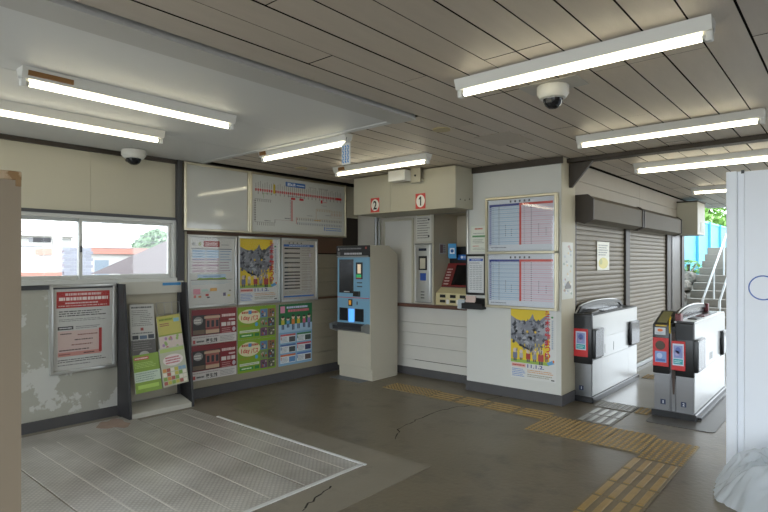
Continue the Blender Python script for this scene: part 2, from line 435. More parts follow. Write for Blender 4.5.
struct(G().box(3.85, 4.0, -1.6, 4.85, 0, ZC+.03).obj('added_right_blocker', mat('brown_grey_blocker', '#6b6257', .7, var=.05)))  # added unseen wall: keeps side daylight off the left wall, dark against bounce
# ---- window in the left wall
wi = struct(thing('window_1', 'aluminium sliding window with two panes over the notice frame', 'window', (XW, .9, 1.345)))
W = 3.085-.9
M_wfr = mat('window_aluminium', '#c3c4bf', .45, .2, var=.04)
M_wdk = mat('window_dark_trim', '#47484b', .5, .2)
G().box(-.12, .03, 0, W, .66, .69).obj('head_trim', M_wdk, wi)
G().box(-.12, .012, 0, W, .625, .66).obj('frame_head', M_wfr, wi)
G().box(-.12, .045, 0, W, -.008, .035, bev=.004).obj('sill', M_wfr, wi)
G().box(-.02, .02, 0, W, -.05, -.008).obj('sill_trim', M_wdk, wi)
G().box(-.12, .02, W-.035, W, .03, .65).obj('frame_jamb', M_wfr, wi)
G().box(-.12, .02, 0, .035, .03, .65).obj('frame_jamb', M_wfr, wi)
for k, (y0, y1, xx) in enumerate(((.035, 1.245, -.075), (1.21, W-.035, -.04))):
    sa = link('sash', G().box(xx-.014, xx+.014, y0, y0+.03, .035, .625).box(xx-.014, xx+.014, y1-.03, y1, .035, .625)
              .box(xx-.014, xx+.014, y0+.03, y1-.03, .035, .075).box(xx-.014, xx+.014, y0+.03, y1-.03, .595, .625).mesh('sash', M_wfr), wi)
    G().box(xx-.002, xx+.002, y0+.03, y1-.03, .075, .595).obj('pane', M_glass, sa)
G().box(-.026, -.008, 1.215, 1.232, .30, .36, bev=.003).obj('latch', M_dgrey, wi)

# ---- counter wall at the back (Y = 6) and its opening
YC = 6.0
wc = struct(G().box(XW, -3.586, YC+.02, YC+.12, 0, .94).obj('wall_counter', M_gap))
G().box(XW, -4.275, YC+.02, YC+.12, .94, ZC+.03).obj('wall_core', M_gap, wc)
G().box(-4.275, -3.586, YC+.02, YC+.12, 2.2, ZC+.03).obj('wall_core', M_gap, wc)
zs = [.1, .211, .402, .581, .721, .94]
for a, b in zip(zs, zs[1:]): G().box(XW, -3.586, YC, YC+.02, a+.0015, b-.0015, bev=.002).obj('plank', M_whiteboard, wc)
G().box(-4.6, -3.7, YC-.0005, YC, .208, .215).obj('gap_mark', M_gap, wc)
M_cwall = mat('greyish_cream_paint', '#bcb7aa', .55, var=.04)
G().box(XW, -4.275, YC, YC+.02, .98, ZC).obj('wall_panel', M_cwall, wc)
G().box(-4.275, -3.586, YC, YC+.02, 2.19, ZC).obj('wall_panel', M_white, wc)
struct(G().box(XW+.03, -3.59, YC-.02, YC, 0, .1, bev=.003).obj('baseboard_counter', M_base))
G().box(-5.3, -3.586, YC-.1, YC+.02, .94, .982, bev=.004).obj('counter_ledge', mat('dark_red_brown_ledge', '#5a3b30', .45, var=.12, vs=6), wc)
# closed hatch board of counter 2
hb = thing('hatch_board', 'plain white closed hatch board over the brown ledge behind the ticket machine', 'panel', (-5.15, YC, .985))
G().box(.03, .51, -.012, -.001, .0, 1.14).obj('board', M_whiteboard, hb)
for a, b in ((0, .03), (.51, .54)): G().box(a, b, -.02, -.001, 0, 1.17, bev=.003).obj('frame_bar', M_cream, hb)
G().box(.03, .51, -.02, -.001, 1.14, 1.17, bev=.003).obj('frame_bar', M_cream, hb)
struct(G().cyl((-5.26, YC-.05, .985), (-5.26, YC-.05, 2.19), .022, 14).cyl((-5.20, YC-.05, .985), (-5.20, YC-.05, 2.19), .012, 12).obj('trim_2', M_alu_d, smooth=40))
# service panel with notice above
sp = thing('service_panel', 'brushed steel service panel with small dark keypad beside the counter opening', 'panel', (-4.58, YC, 1.0))
G().box(0, .28, -.02, -.001, 0, .8, bev=.004).obj('plate', M_alu_d, sp)
G().box(.012, .268, -.03, -.02, .012, .788, bev=.012, seg=3).obj('raised_plate', M_alu, sp, smooth=40)
G().box(.075, .205, -.034, -.03, .70, .735, bev=.003).obj('label_plate', mat('navy_plate', '#20283c', .4), sp)
G().box(.075, .215, -.036, -.03, .44, .63, bev=.004).obj('reader', M_black, sp)
G().box(.1, .19, -.039, -.036, .46, .60).obj('reader_slot', mat('cream_plate', '#c2bca8', .4), sp)
G().box(.10, .2, -.036, -.03, .30, .40, bev=.004).obj('blue_sign', mat('blue_plate', '#2f4f9a', .4), sp)
for z in (.06, .1, .14): G().box(.11, .17, -.032, -.03, z, z+.012).obj('vent_slot', M_dgrey, sp)
p = Print(.25, .40); p.rect(0, 0, 1, 1, '#c9c7bd', 0).rect(.05, .05, .95, .13, '#a8a05a', 1)
p.lines(.08, .18, .92, .92, 9, '#6e6b64', 1, .35, 5).ell(.85, .27, .06, .035, '#2a2a2a', 2).ell(.85, .83, .06, .035, '#2a2a2a', 2)
sheet_thing('paper_notice', 'pale printed notice above the steel service panel', 'notice', (-4.57, YC-.001, 1.83), 0, p)
# counter opening
w2 = struct(thing('window_2', 'open ticket counter hatch with cream lined recess', 'window', (-4.275, YC, .98)))
M_rec = mat('cream_recess', '#b8ae98', .6, var=.05)
ww = .56
G().box(0, .006, .0, .55, 0, 1.22).obj('side_lining', M_rec, w2)
G().box(ww+.04, ww+.06, .12, .55, 0, 1.22).obj('side_lining', M_rec, w2)
G().box(-.02, ww+.06, .55, .57, -.04, 1.22).obj('back_lining', M_rec, w2)
G().box(-.02, ww+.06, .12, .57, 1.22, 1.24).obj('top_lining', M_rec, w2)
G().box(.006, ww+.04, .02, .55, -.03, 0).obj('shelf', M_rec, w2)
G().box(-.02, .01, -.02, .0, 0, 1.22, bev=.003).obj('frame_post', M_cream, w2)
G().box(.692, .722, -.305, -.281, 0, 1.2, bev=.006, seg=2).obj('frame_post', M_alu, w2, smooth=40)
G().box(-.02, .6, -.02, 0, 1.2, 1.225).obj('frame_head', M_alu_d, w2)
# the ticket unit standing in the hatch
tu = thing('counter_ticket_unit', 'cream ticket unit with slots and tilted dark screen in the counter hatch', 'ticket unit', (-4.262, YC+.025, .98))
G().prism([(0, 0), (.30, 0), (.30, .23), (.12, .23), (.0, .16)], 'x', 0, .52).obj('body', mat('yellowed_cream_enamel', '#c8bd93', .45, var=.04), tu)
for x in (.07, .23, .38):
    for z, h in ((.035, .035), (.10, .04)): G().box(x, x+.085, -.006, .02, z, z+h).obj('slot', M_black, tu)
for x in (.17, .33): G().box(x, x+.04, -.004, .02, .02, .075).obj('slot_plate', M_wplas, tu)
rx = Matrix.Rotation(math.radians(-28), 3, 'X')
G().box(0, .5, 0, .03, 0, .36, rot=rx).obj('tilted_panel', mat('dark_red_panel', '#7c2b2b', .4), tu, (0, .13, .235))
G().box(.15, .49, -.006, 0, .03, .33, rot=rx).obj('screen', mat('dark_screen', '#121214', .12), tu, (0, .13, .235))
p = Print(.10, .28); p.rect(0, 0, 1, 1, '#6e2828', 0).lines(.05, .03, .95, .97, 6, '#c9b9b4', 1, .45, 3); q = p.obj('print', tu, (.025, .125, .25)); q.rotation_euler[0] = math.radians(-28)
G().box(.02, .5, .1, .16, .232, .24, bev=.002).obj('coin_tray', M_dgrey, tu)
G().box(.0, .52, .33, .37, .0, .78).obj('back_box', M_black, tu)
G().box(.14, .50, .322, .33, .60, .67).obj('blue_strip', mat('sign_blue', '#2c6fc0', .4), tu)
p = Print(.36, .07); p.rect(0, 0, 1, 1, '#2c6fc0', 0)
for k in range(3): p.ell(.18+.3*k, .5, .05, .28, '#e8eef5', 1).lines(.25+.3*k, .3, .38+.3*k, .75, 2, '#dfe7f2', 1, .5, k)
p.obj('print', tu, (.14, .3215, .60))
p = Print(.13, .2); p.rect(0, 0, 1, 1, '#4d9bd0', 0).rect(.2, .3, .8, .7, '#e8eef2', 1).ell(.5, .5, .2, .12, '#2a60a0', 2)
sheet_thing('blue_card', 'small blue and white card with ring hung beside the counter screen', 'card', (-4.22, YC+.26, 1.60), 0, p)
p = Print(.19, .30); p.rect(0, 0, 1, 1, '#c9cccc', 0).rect(.06, .05, .94, .95, '#b8bcbe', 1).lines(.12, .1, .88, .9, 10, '#6b7078', 2, .4, 4)
sheet_thing('wall_chart', 'grey printed chart pinned at the back of the counter hatch', 'notice', (-4.08, YC+.548, 1.86), 0, p)
p = Print(.16, .14); p.rect(0, 0, 1, 1, '#b8b3b0', 0).rect(.08, .1, .5, .9, '#7a5a58', 1).lines(.55, .1, .95, .9, 4, '#5a5a66', 1, .4, 2)
sheet_thing('side_sticker', 'small reddish sticker on the side lining of the counter hatch', 'sticker', (-4.2685, YC+.12, 1.66), LEFT, p)

# ---- protruding white wall with the timetable
YW = 5.72; XR = -2.40
wt = struct(G().box(-3.585, XR-.002, YW, YW+.38, 0, ZC+.03).obj('wall_back', M_white))
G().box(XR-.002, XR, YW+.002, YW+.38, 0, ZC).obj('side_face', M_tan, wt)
struct(G().box(-3.595, XR+.015, YW-.015, YW, 0, .115, bev=.003).obj('baseboard_back', M_base))
struct(G().box(XR, XR+.015, YW, YW+.36, 0, .115, bev=.003).obj('baseboard_side', M_base))
struct(G().box(-3.5, XR+.02, YW-.03, YW, 2.61, ZC).obj('trim_3', M_dbrown))

# ---- casing over the counter, with number signs
cs = thing('overhead_casing', 'long cream casing over the ticket counters carrying the number signs', 'casing', (-5.12, 5.34, 2.18))
for a, b in ((0, .645), (.647, 1.62)): G().box(a, b, 0, .015, .0, .487, bev=.002).obj('front_panel', M_cream, cs)
G().box(1.605, 1.62, .015, .377, 0, .487).obj('end_panel', M_cream, cs)
G().box(0, .015, .015, .657, 0, .487).obj('end_panel', M_cream, cs)
G().box(.015, 1.533, .015, .657, .005, .02).obj('bottom_panel', M_cream, cs)
G().box(1.533, 1.605, .015, .377, .005, .02).obj('bottom_panel', M_cream, cs)
for x, z in ((.1, .1), (.2, .1), (.3, .12)): G().cyl((1.62, x, z), (1.624, x, z), .008, 10).obj('screw', M_dgrey, cs)
for s_, x in (('2', -4.81), ('1', -4.075)):
    p = Print(.15, .185); p.rect(0, 0, 1, 1, '#c8473f', 0).ell(.5, .5, .43, .41, '#e6e3d8', 1, 28)
    
    if s_ == '2': p.text('2', .30, .2, .70, .80, '#151515', 2)
    else: p.poly([(.47, .20), (.58, .20), (.58, .80), (.46, .80), (.46, .36), (.34, .42), (.34, .32)], '#151515', 2)
    sheet_thing('number_sign', 'red edged number 2 sign on the left of the casing above the ticket machine' if s_ == '2' else 'red edged number 1 sign on the casing right under the small white box', 'sign', (x, 5.339, 2.195), 0, p, 'counter number signs', thick=.004)
sb = thing('speaker_box', 'small white box on a wall bracket above number sign 1', 'speaker', (-4.35, 5.14, 2.53))
G().box(0, .26, 0, .13, 0, .13, bev=.006).obj('box', M_wplas, sb)
G().box(.26, .40, .12, .135, -.02, .15).obj('bracket_plate', M_cream, sb)
G().box(.26, .40, .135, .198, .0, .02).obj('bracket_arm', M_cream, sb)
G().cyl((.33, .12, .06), (.33, .11, .06), .012, 12).obj('bolt', M_dgrey, sb)

# ---- gate passage wall with shutters
XS = -2.42
ws = struct(G().box(XS-.2, XS-.06, 6.1, 11.4, 0, ZC+.03).obj('wall_passage', M_gap))
M_soff = mat('grey_beige_board', '#9d9383', .55, var=.08, vs=3, rnd=.05)
for z0, z1 in ((2.30, 2.48), (2.48, 2.68)):
    for y0, y1 in ((6.1, 8.6), (8.6, 11.4)):
        G().box(XS-.06, XS, y0+.002, y1-.002, z0+.002, z1-.002, bev=.002).obj('board', M_soff, ws)
for y0, y1 in ((6.1, 6.17), (8.0, 8.12), (10.2, 10.5), (11.2, 11.4)):
    G().box(XS-.06, XS, y0, y1, 0, 2.30).obj('post', M_dbrown, ws)
G().box(XS-.06, XS-.02, 10.5, 11.2, 0, 2.3).obj('dark_door', mat('dark_brown_door', '#4e463b', .4, var=.1), ws)
G().box(XS-.06, XS, 10.44, 10.50, 0, 2.0).obj('jamb', M_alu_d, ws)
def shutter(label, y0, y1):
    t = thing('roller_shutter', label, 'shutter', (XS, (y0+y1)/2, 0), 0, 'closed roller shutters beside the gates')
    h = (y1-y0)/2
    g = G(); n = 34; top = 2.05; pr = []
    for k in range(n):
        z = k*top/n; dz = top/n
        pr += [(-.037, z), (-.031, z+dz*.12), (-.028, z+dz*.5), (-.031, z+dz*.88)]
    pr.append((-.040, top))
    for a, b in zip(pr, pr[1:]): g.poly([(a[0], -h+.03, a[1]), (a[0], h-.03, a[1]), (b[0], h-.03, b[1]), (b[0], -h+.03, b[1])])
    c = g.obj('slat_curtain', M_shut, t); c['kind'] = 'stuff'
    G().box(-.05, -.01, -h+.02, h-.02, 0, .06, bev=.004).obj('bottom_bar', M_alu_d, t)
    for s_ in (-1, 1): G().box(-.055, .0, s_*h-.025 if s_ > 0 else -h-.005, s_*h+.005 if s_ > 0 else -h+.025, 0, 2.03).obj('guide_rail', M_dbrown, t)
    hp = [(-.0, 2.02), (.10, 1.99), (.20, 2.03), (.20, 2.25), (.14, 2.30), (0, 2.30)]
    G().prism(hp, 'y', -h-.02, h+.02).obj('hood', M_hood, t)
    for s_ in (-1, 1): G().prism([(a*1.06, 2.15+(b-2.15)*1.06) for a, b in hp], 'y', s_*(h+.02)-.012, s_*(h+.02)+.012).obj('hood_end', M_dbrown, t)
    return t
shutter('nearest closed roller shutter right behind the first ticket gate', 6.17, 8.0)
shutter('farther closed roller shutter nearer the stairs', 8.12, 10.2)
p = Print(.44, .36); p.rect(0, 0, 1, 1, '#d8d6c4', 0).ell(.5, .75, .4, .2, '#cfc25a', 1).lines(.1, .08, .9, .5, 5, '#8b8a80', 1, .5, 8).ell(.3, .7, .12, .1, '#a8a850', 2)
sheet_thing('paper_notice', 'small paper notice with yellow patch taped to the nearest shutter', 'notice', (XS-.02, 6.9, 1.445), LEFT, p)
tb = struct(G().box(XS, 3.0, 5.86, 6.0, 2.635, ZC, bev=.004).obj('trim_4', M_dbrown))
G().prism([(XR+.002, 2.635), (XR+.002, 2.37), (XR+.03, 2.37), (XR+.26, 2.635)], 'y', 5.92, 5.96).obj('gusset', M_dbrown, tb)
jb = thing('wall_box', 'large cream metal box high on the passage wall beyond the shutters', 'box', (XS+.002, 10.8, 2.03))
G().box(0, .33, 0, .60, 0, .57, bev=.006).obj('case', M_cream, jb)
G().box(-.0, .34, -.01, .61, .57, .59).obj('lid', M_dbrown, jb)
G().box(.33, .336, .25, .5, .06, .22).obj('sticker', mat('pale_sticker', '#b9c4b4', .5), jb)

# ================================================================== LIGHTS
def fixture(label, x, y, L, along, z=ZC, n=1, grp='fluorescent ceiling lights'):
    t = thing('fluorescent_light', label, 'ceiling light', (x, y, z), 0 if along == 'x' else PI/2, grp)
    hw = .055*n
    G().prism([(-hw, 0), (hw, 0), (hw*.6, -.062), (-hw*.6, -.062)], 'x', -L/2, L/2).obj('housing', M_fix, t)
    for s_ in (-1, 1):
        for k in range(n):
            yy = (k-(n-1)/2)*.09
            G().box(s_*L/2-(.03 if s_ > 0 else 0), s_*L/2+(.0 if s_ > 0 else .03), yy-.018, yy+.018, -.106, -.045, bev=.004).obj('socket', M_wplas, t)
    for k in range(n):
        yy = (k-(n-1)/2)*.09
        tb_ = G().cyl((-L/2+.045, yy, -.083), (L/2-.045, yy, -.083), .0165, 14).obj('tube', M_tube, t, smooth=40)
        for s_ in (-1, 1): G().cyl((s_*(L/2-.045), yy, -.083), (s_*(L/2-.028), yy, -.083), .0168, 14).obj('tube_cap', M_alu, tb_)
    return t
fA = fixture('tube light on the white ceiling, with rusty patch, farther from the left wall', -3.64, 1.74, 1.42, 'y', ZC-.012)
G().box(-.68, -.44, -.052, -.034, -.046, -.018).obj('rust_patch', M_rust, fA)
fB = fixture('tube light on the white ceiling, closest to the left wall', -4.52, 1.63, 1.42, 'y', ZC-.012)
fC = fixture('tube light with a blue striped tag hanging from its end', -4.01, 3.47, 1.24, 'x')
fD = fixture('tube light just in front of the cream counter casing', -4.06, 4.64, 1.38, 'x')
for f_ in (fC, fD): G().box(-.60, -.50, -.052, -.034, -.048, -.01).obj('rust_patch', M_rust, f_)
fE = fixture('large near tube light above the dome camera on the boarded ceiling', -1.195, 2.92, 1.39, 'x')
fF = fixture('tube light second from the front on the right, before the dark beam', -1.21, 4.92, 1.40, 'x')
fG = fixture('bright twin tube light just beyond the dark beam over the gates', -1.25, 6.75, 1.38, 'x', n=2)
fH = fixture('small looking tube light deeper in the gate passage', -1.25, 9.4, 1.3, 'x')
fI = fixture('farthest tube light at the end of the gate passage', -1.2, 12.2, 1.3, 'x')

# ---- dome cameras
def dome(label, x, y, z, r, plate):
    t = thing('dome_camera', label, 'camera', (x, y, z), 0, 'ceiling dome cameras')
    if plate: G().box(-.19, .19, -.11, .11, -.006, 0).obj('mount_plate', mat('grey_mount_plate', '#b1aea7', .5), t)
    G().lathe([(0, -.004), (r*.92, -.004), (r, -.012), (r, -.055), (r*.8, -.085), (r*.62, -.09), (0, -.09)]).obj('housing', M_wplas, t, smooth=35)
    G().lathe([(r*.62, -.088), (r*.60, -.105), (r*.48, -.13), (r*.26, -.147), (0, -.152)]).obj('dome', mat('smoked_dome', '#1c1d20', .08), t, smooth=60)
    G().box(-r*.2, r*.2, -r*.64, -r*.5, -.125, -.1, bev=.004).obj('lens', M_dgrey, t)
dome('white dome camera on the white ceiling next to the left wall', -5.46, 2.53, ZC-.012, .115, False)
dome('white dome camera on a square plate under the boarded ceiling', -1.47, 3.37, ZC, .10, True)
ht = thing('hanging_tag', 'small white tag with blue wavy stripes hanging from a tube light', 'tag', (-3.41, 3.40, 2.395))
G().box(0, .10, 0, .015, 0, .185, bev=.003).obj('tag_body', M_wplas, ht)
G().tube([(.05, .008, .183), (.05, .008, .22), (.052, .012, .24)], .003).obj('hook', M_dgrey, ht)
p = Print(.10, .185)
for col_ in (.08, .38, .68):
    for k in range(7):
        y = .1+k*.12; dx = .1 if k % 2 else 0
        p.poly([(col_+dx, y), (col_+.16+dx, y), (col_+.26-dx, y+.1), (col_+.10-dx, y+.1)], '#2c7ec0', 1)
p.obj('print', ht, (0, -.0004, 0))

# ================================================================== LEFT WALL THINGS
# partition at the left edge of the view
pa = thing('partition', 'tall plain beige partition with chipped wooden top edge at the far left', 'partition', (-2.90, -.2, 0))
G().box(-.05, .06, -1.0, 1.01, .01, 1.915).obj('panel', mat('beige_brown_paint', '#90826f', .6, var=.03), pa)
G().box(-.052, .062, -1.0, 1.012, 1.915, 1.955, bev=.004).obj('top_strip', mat('chipped_strip', '#b49d80', .6, var=.2, vs=12, dirt='#8a6a44', ds=9, dlo=.52, dhi=.58), pa)
G().box(.04, .0615, .985, 1.0115, 1.885, 1.93, bev=.004).obj('chipped_corner', mat('bare_wood', '#8b6f4c', .7, var=.3, vs=30), pa)
G().box(-.055, .065, -1.0, 1.015, 0, .01).obj('foot', M_dgrey, pa)
# notice with red header
w_, h_ = .605, .84
p = Print(w_-.064, h_-.064); p.rect(0, 0, 1, 1, '#ccccc8', 0).rect(.06, .05, .95, .25, '#b3332f', 1)
p.lines(.2, .065, .8, .105, 1, '#e3c9c4', 2, .7, 1, 0).lines(.1, .115, .92, .165, 1, '#efe0dc', 2, .8, 2, 0).lines(.2, .18, .75, .205, 1, '#e3c9c4', 2, .7, 3, 0).lines(.09, .215, .92, .235, 1, '#dcb8b2', 2, .6, 4, 0)
p.lines(.1, .28, .95, .36, 3, '#4a4a4a', 1, .45, 5).lines(.1, .38, .95, .42, 2, '#8a8a88', 1, .4, 6)
p.rect(.08, .475, .33, .515, '#222222', 1).lines(.1, .483, .31, .507, 1, '#dddddd', 2, .6, 7, 0).lines(.37, .475, .8, .515, 2, '#777777', 1, .4, 8)
p.rect(.08, .53, .82, .83, '#d6bfb8', 1).rect(.08, .79, .8, .84, '#cf958c', 2).rect(.76, .52, .81, .82, '#b23a36', 3)
for k, (a, b, y) in enumerate(((.12, .35, .55), (.4, .75, .57), (.35, .75, .63), (.3, .75, .69), (.1, .7, .75), (.1, .3, .8), (.5, .72, .8))): p.lines(a, y, b, y+.03, 1, '#8d5b55' if k % 2 else '#5a4a48', 4, .45, 20+k)
p.lines(.08, .87, .9, .92, 2, '#555555', 1, .4, 9).lines(.08, .93, .7, .96, 1, '#888888', 1, .4, 10)
framed('notice_frame', 'silver framed notice with a red header below the window', 'notice', (XW, 1.835, .50), LEFT, w_, h_, p, .032, .035)
# brochure rack
rk = thing('brochure_rack', 'black sided brochure rack with white base shelf and wire pockets', 'rack', (XW+.025, 2.45, 0))
M_rk = mat('black_laminate', '#262527', .45, var=.1, vs=8)
M_rkw = mat('off_white_laminate', '#bcbaaf', .5, var=.03)
for y in (0, .665): G().prism([(0, 0), (.27, 0), (.27, .06), (.13, 1.33), (0, 1.33)], 'y', y, y+.025).obj('side_panel', M_rk, rk)
G().box(0, .012, .025, .665, .12, 1.33).obj('back_panel', mat('dull_cream_back', '#aaa492', .6), rk)
G().prism([(.012, 0), (.26, 0), (.26, .05), (.25, .055), (.012, .11)], 'y', .025, .665).obj('base_shelf', M_rkw, rk)
G().prism([(.0, 1.33), (.05, 1.33), (.05, 1.345), (.0, 1.345)], 'y', .0, .69).obj('top_board', M_rkw, rk)
G().box(.035, .05, .025, .665, 1.22, 1.33).obj('header', M_rkw, rk)
G().box(.0505, .054, .45, .655, 1.30, 1.33).obj('blue_label', mat('cyan_label', '#2a7fb8', .4), rk)
def sx(z): return .06+.17*(1.25-z)/1.25           # front plane of the pockets
wg = G(); 
for y0 in (.07, .37):
    for zt in (1.12, .70):
        for k in range(4):
            y = y0+k*.085; wg.tube([(sx(zt)-.01, y, zt), (sx(zt-.34)+.01, y, zt-.36)], .0025, 6)
        for z in (zt, zt-.12, zt-.36): wg.tube([(sx(z)-.005, y0, z), (sx(z)-.005, y0+.255, z)], .0025, 6)
wg.obj('wire_pockets', M_alu_d, rk)
def leaflet(label, y, z, w_, h_, pr, tilt=8, roll=0, off=.0):
    t = thing('leaflet', label, 'leaflet', (XW+.025+sx(z)+.006+off, 2.45+y, z), LEFT, 'leaflets in the brochure rack')
    t.rotation_euler = (math.radians(-tilt), math.radians(roll), LEFT)
    g = G(); n = 6
    for s_, yo in ((0, 0), (1, -.008)):
        pass
    g.box(0, w_, -.008, 0, 0, h_, bev=.001); g.obj('pages', M_paper, t)
    pr.obj('cover_print', t, (0, -.0085, 0)); return t
p = Print(.25, .36); p.rect(0, 0, 1, 1, '#b3b3ad', 0).lines(.06, .05, .94, .12, 1, '#555555', 1, .7, 1, .3).lines(.06, .15, .94, .62, 9, '#70706c', 1, .4, 2).rect(.1, .3, .4, .5, '#a9a9a4', 2).rect(.4, .66, .52, .74, '#8e4038', 1).lines(.06, .78, .94, .84, 1, '#666666', 1, .6, 3).rect(.05, .87, .3, .98, '#2e3034', 1).rect(.35, .88, .65, .98, '#52657c', 1).rect(.7, .86, .95, .98, '#39404a', 1)
leaflet('white printed leaflet in the upper left pocket of the rack', .075, .76, .25, .36, p, 8, 1)
p = Print(.26, .38); p.rect(0, 0, 1, 1, '#b8b05a', 0).rect(.06, .06, .7, .16, '#a8ac48', 1).lines(.1, .08, .66, .14, 1, '#6a7a2e', 2, .7, 1, 0).lines(.1, .2, .6, .3, 2, '#8a4a46', 1, .5, 2).rect(.7, .1, .94, .2, '#7fb0bc', 1).rect(0, .52, 1, .56, '#8a9a3a', 1).rect(0, .56, 1, 1, '#c8b9b0', 1)
rr = random.Random(4)
for k in range(16): p.ell(rr.uniform(.08, .92), rr.uniform(.6, .95), .06, .045, rr.choice(['#b56a70', '#d0a05a', '#8fae66', '#a37ea8', '#d8d0c0']), 2, 10)
leaflet('yellow leaflet with pink pictures in the upper right pocket of the rack', .375, .60, .26, .36, p, 8, -4)
p = Print(.25, .30); p.rect(0, 0, 1, 1, '#55524f', 0).rect(.06, .06, .94, .16, '#6d4a4c', 1).lines(.06, .22, .94, .6, 5, '#7d7a76', 1, .4, 3).ell(.5, .72, .2, .1, '#a9a6a0', 1)
leaflet('dark grey leaflet in the middle left pocket of the rack', .08, .53, .25, .30, p, 8, 0, -.012)
p = Print(.27, .38); p.rect(0, 0, 1, 1, '#7f9c38', 0).rect(.05, .06, .6, .14, '#b5544a', 1).lines(.08, .075, .56, .125, 1, '#e4d7cc', 2, .6, 1, 0).lines(.05, .2, .95, .36, 4, '#a9c26a', 1, .4, 2).rect(0, .45, 1, .72, '#b9c7b4', 1).lines(.05, .47, .95, .7, 4, '#7f9286', 2, .4, 3).rect(.1, .8, .9, .9, '#a5c458', 1)
leaflet('green leaflet in the lower left pocket of the rack', .085, .235, .27, .37, p, 8, -2, .012)
p = Print(.28, .40); p.rect(0, 0, 1, 1, '#b3b49c', 0).rect(.03, .03, .97, .12, '#a9bd6c', 1).ell(.5, .34, .40, .15, '#d9cfcb', 1, 20).lines(.2, .24, .8, .44, 3, '#b5606a', 2, .55, 2, .1)
for k in range(24): p.rect(*(lambda a, b: (a, b, a+.14, b+.09))(.04+(k % 6)*.155, .54+(k//6)*.11), rr.choice(['#c98a4a', '#7fa24e', '#b9b24c', '#a65a50', '#7d9db8', '#d8d2c2']), 2)
leaflet('colourful leaflet with a rounded title in the lower right pocket of the rack', .375, .25, .28, .39, p, 8, -4, .012)

# display boards above the posters
bx = XW+.003
def bigboard(name, label, cat, y0, w_, pr, face):
    h_ = .755; t = thing(name, label, cat, (bx, y0, 1.90), LEFT, 'wide display boards under the ceiling')
    G().box(.002, w_-.002, -.06, 0, .002, h_-.002).obj('case', M_alu_d, t)
    G().box(.022, w_-.022, -.064, -.06, .022, h_-.022).obj('face', face, t)
    if pr: pr.obj('print', t, (.03, -.0645, .03))
    for a in ((0, w_, 0, .025), (0, w_, h_-.025, h_)): G().box(a[0], a[1], -.085, 0, a[2], a[3], bev=.004).obj('frame_bar', M_gold, t)
    for a in ((0, .03), (w_-.03, w_)): G().box(a[0], a[1], -.085, 0, .02, h_-.02, bev=.004).obj('frame_bar', M_gold, t)
    return t
M_face = mat('glossy_white_face', '#c6c6be', .06, var=.02, vs=2)
bigboard('blank_board', 'blank glossy white display board left of the route map', 'board', 3.145, .865, None, M_face)
p = Print(1.6, .695); LN = '#65615b'
p.rect(.33, .05, .54, .135, '#2a62a8', 1).text('運賃表', .345, .062, .435, .122, '#dfe8f2', 2).lines(.445, .08, .53, .11, 1, '#cfdcec', 2, .7, 2, 0).lines(.58, .09, .66, .11, 1, '#999999', 1, .6, 3, 0).lines(.69, .085, .8, .12, 2, '#777777', 1, .4, 4, 0)
for k in range(44):
    x = .04+k*.0213; y = .235+.02*math.sin(k*.0)
    p.rect(x-.006, y, x+.006, y+.05, '#c23b40' if k % 3 else '#b0363b', 2)
    p.rect(x-.002, y-.09-.02*(k % 3), x+.002, y-.015, '#77736c', 1)
    if k % 2: p.rect(x-.003, y+.055, x+.003, y+.1, '#77736c', 1)
p.rect(.03, .256, .975, .262, '#a04a46', 1).rect(.205, .13, .225, .30, '#c2a818', 3)
p.rect(.385, .335, .43, .375, '#c02a30', 2).rect(.475, .335, .52, .375, '#c02a30', 2).rect(.90, .235, .965, .285, '#c3262c', 3).rect(.715, .32, .735, .385, '#c02a30', 2)
p.rect(.39, .39, .402, .78, '#c4555a', 1)
for k in range(14): p.rect(.375, .39+k*.028, .385, .40+k*.028, LN, 2)
p.rect(.11, .31, .114, .40, '#7fa060', 1).rect(.11, .31, .2, .316, '#7fa060', 1)
p.rect(.03, .42, .19, .425, LN, 1).rect(.03, .42, .034, .83, LN, 1).rect(.03, .83, .22, .835, LN, 1).rect(.22, .77, .225, .835, LN, 1).rect(.22, .77, .42, .775, '#a88a86', 1)
for k in range(9): p.rect(.024, .45+k*.042, .04, .465+k*.042, '#77736c', 2); p.rect(.05+k*.02, .84, .056+k*.02, .89, '#8a867e', 2)
for k in range(8): p.rect(.05+k*.018, .43, .056+k*.018, .47, '#8a867e', 2)
p.lines(.35, .30, .56, .33, 1, '#8e8a84', 1, .5, 5).lines(.32, .72, .38, .75, 1, '#777777', 1, .6, 5, 0).lines(.12, .79, .18, .815, 1, '#777777', 1, .6, 6, 0)
p.rect(.45, .70, .97, .704, '#b7a07a', 1).rect(.45, .79, .97, .794, '#7d92b4', 1).rect(.66, .50, .84, .504, '#b79a70', 1).rect(.66, .50, .664, .70, '#b79a70', 1).rect(.82, .65, .97, .654, '#b79a70', 1)
for k in range(26):
    x = .455+k*.0202
    p.rect(x-.003, .71, x+.003, .75, '#6e675c', 2).rect(x-.003, .80, x+.003, .835, '#5f6778', 2)
    if k > 10: p.rect(x-.003, .51, x+.003, .55, '#b59a72', 2)
    if k > 18: p.rect(x-.003, .56, x+.003, .62, '#b78a6a', 2)
p.rect(.44, .70, .446, .82, '#b5686a', 1).lines(.64, .715, .72, .745, 1, '#c79a50', 3, .6, 4, 0).lines(.77, .60, .84, .63, 1, '#999999', 1, .5, 4, 0).lines(.56, .64, .62, .66, 1, '#888888', 1, .5, 7, 0)
p.rect(.755, .85, .765, .92, '#4a7cc0', 1).lines(.775, .85, .97, .93, 2, '#6a8cc4', 1, .5, 4)
p.lines(.72, .42, .8, .44, 1, '#999999', 1, .5, 6).lines(.745, .345, .79, .37, 1, '#c77a7a', 1, .6, 3, 0)
bigboard('route_map_board', 'wide railway fare map board with a red line across the top', 'board', 4.01, 1.665, p, mat('map_white_face', '#c4c5be', .5))

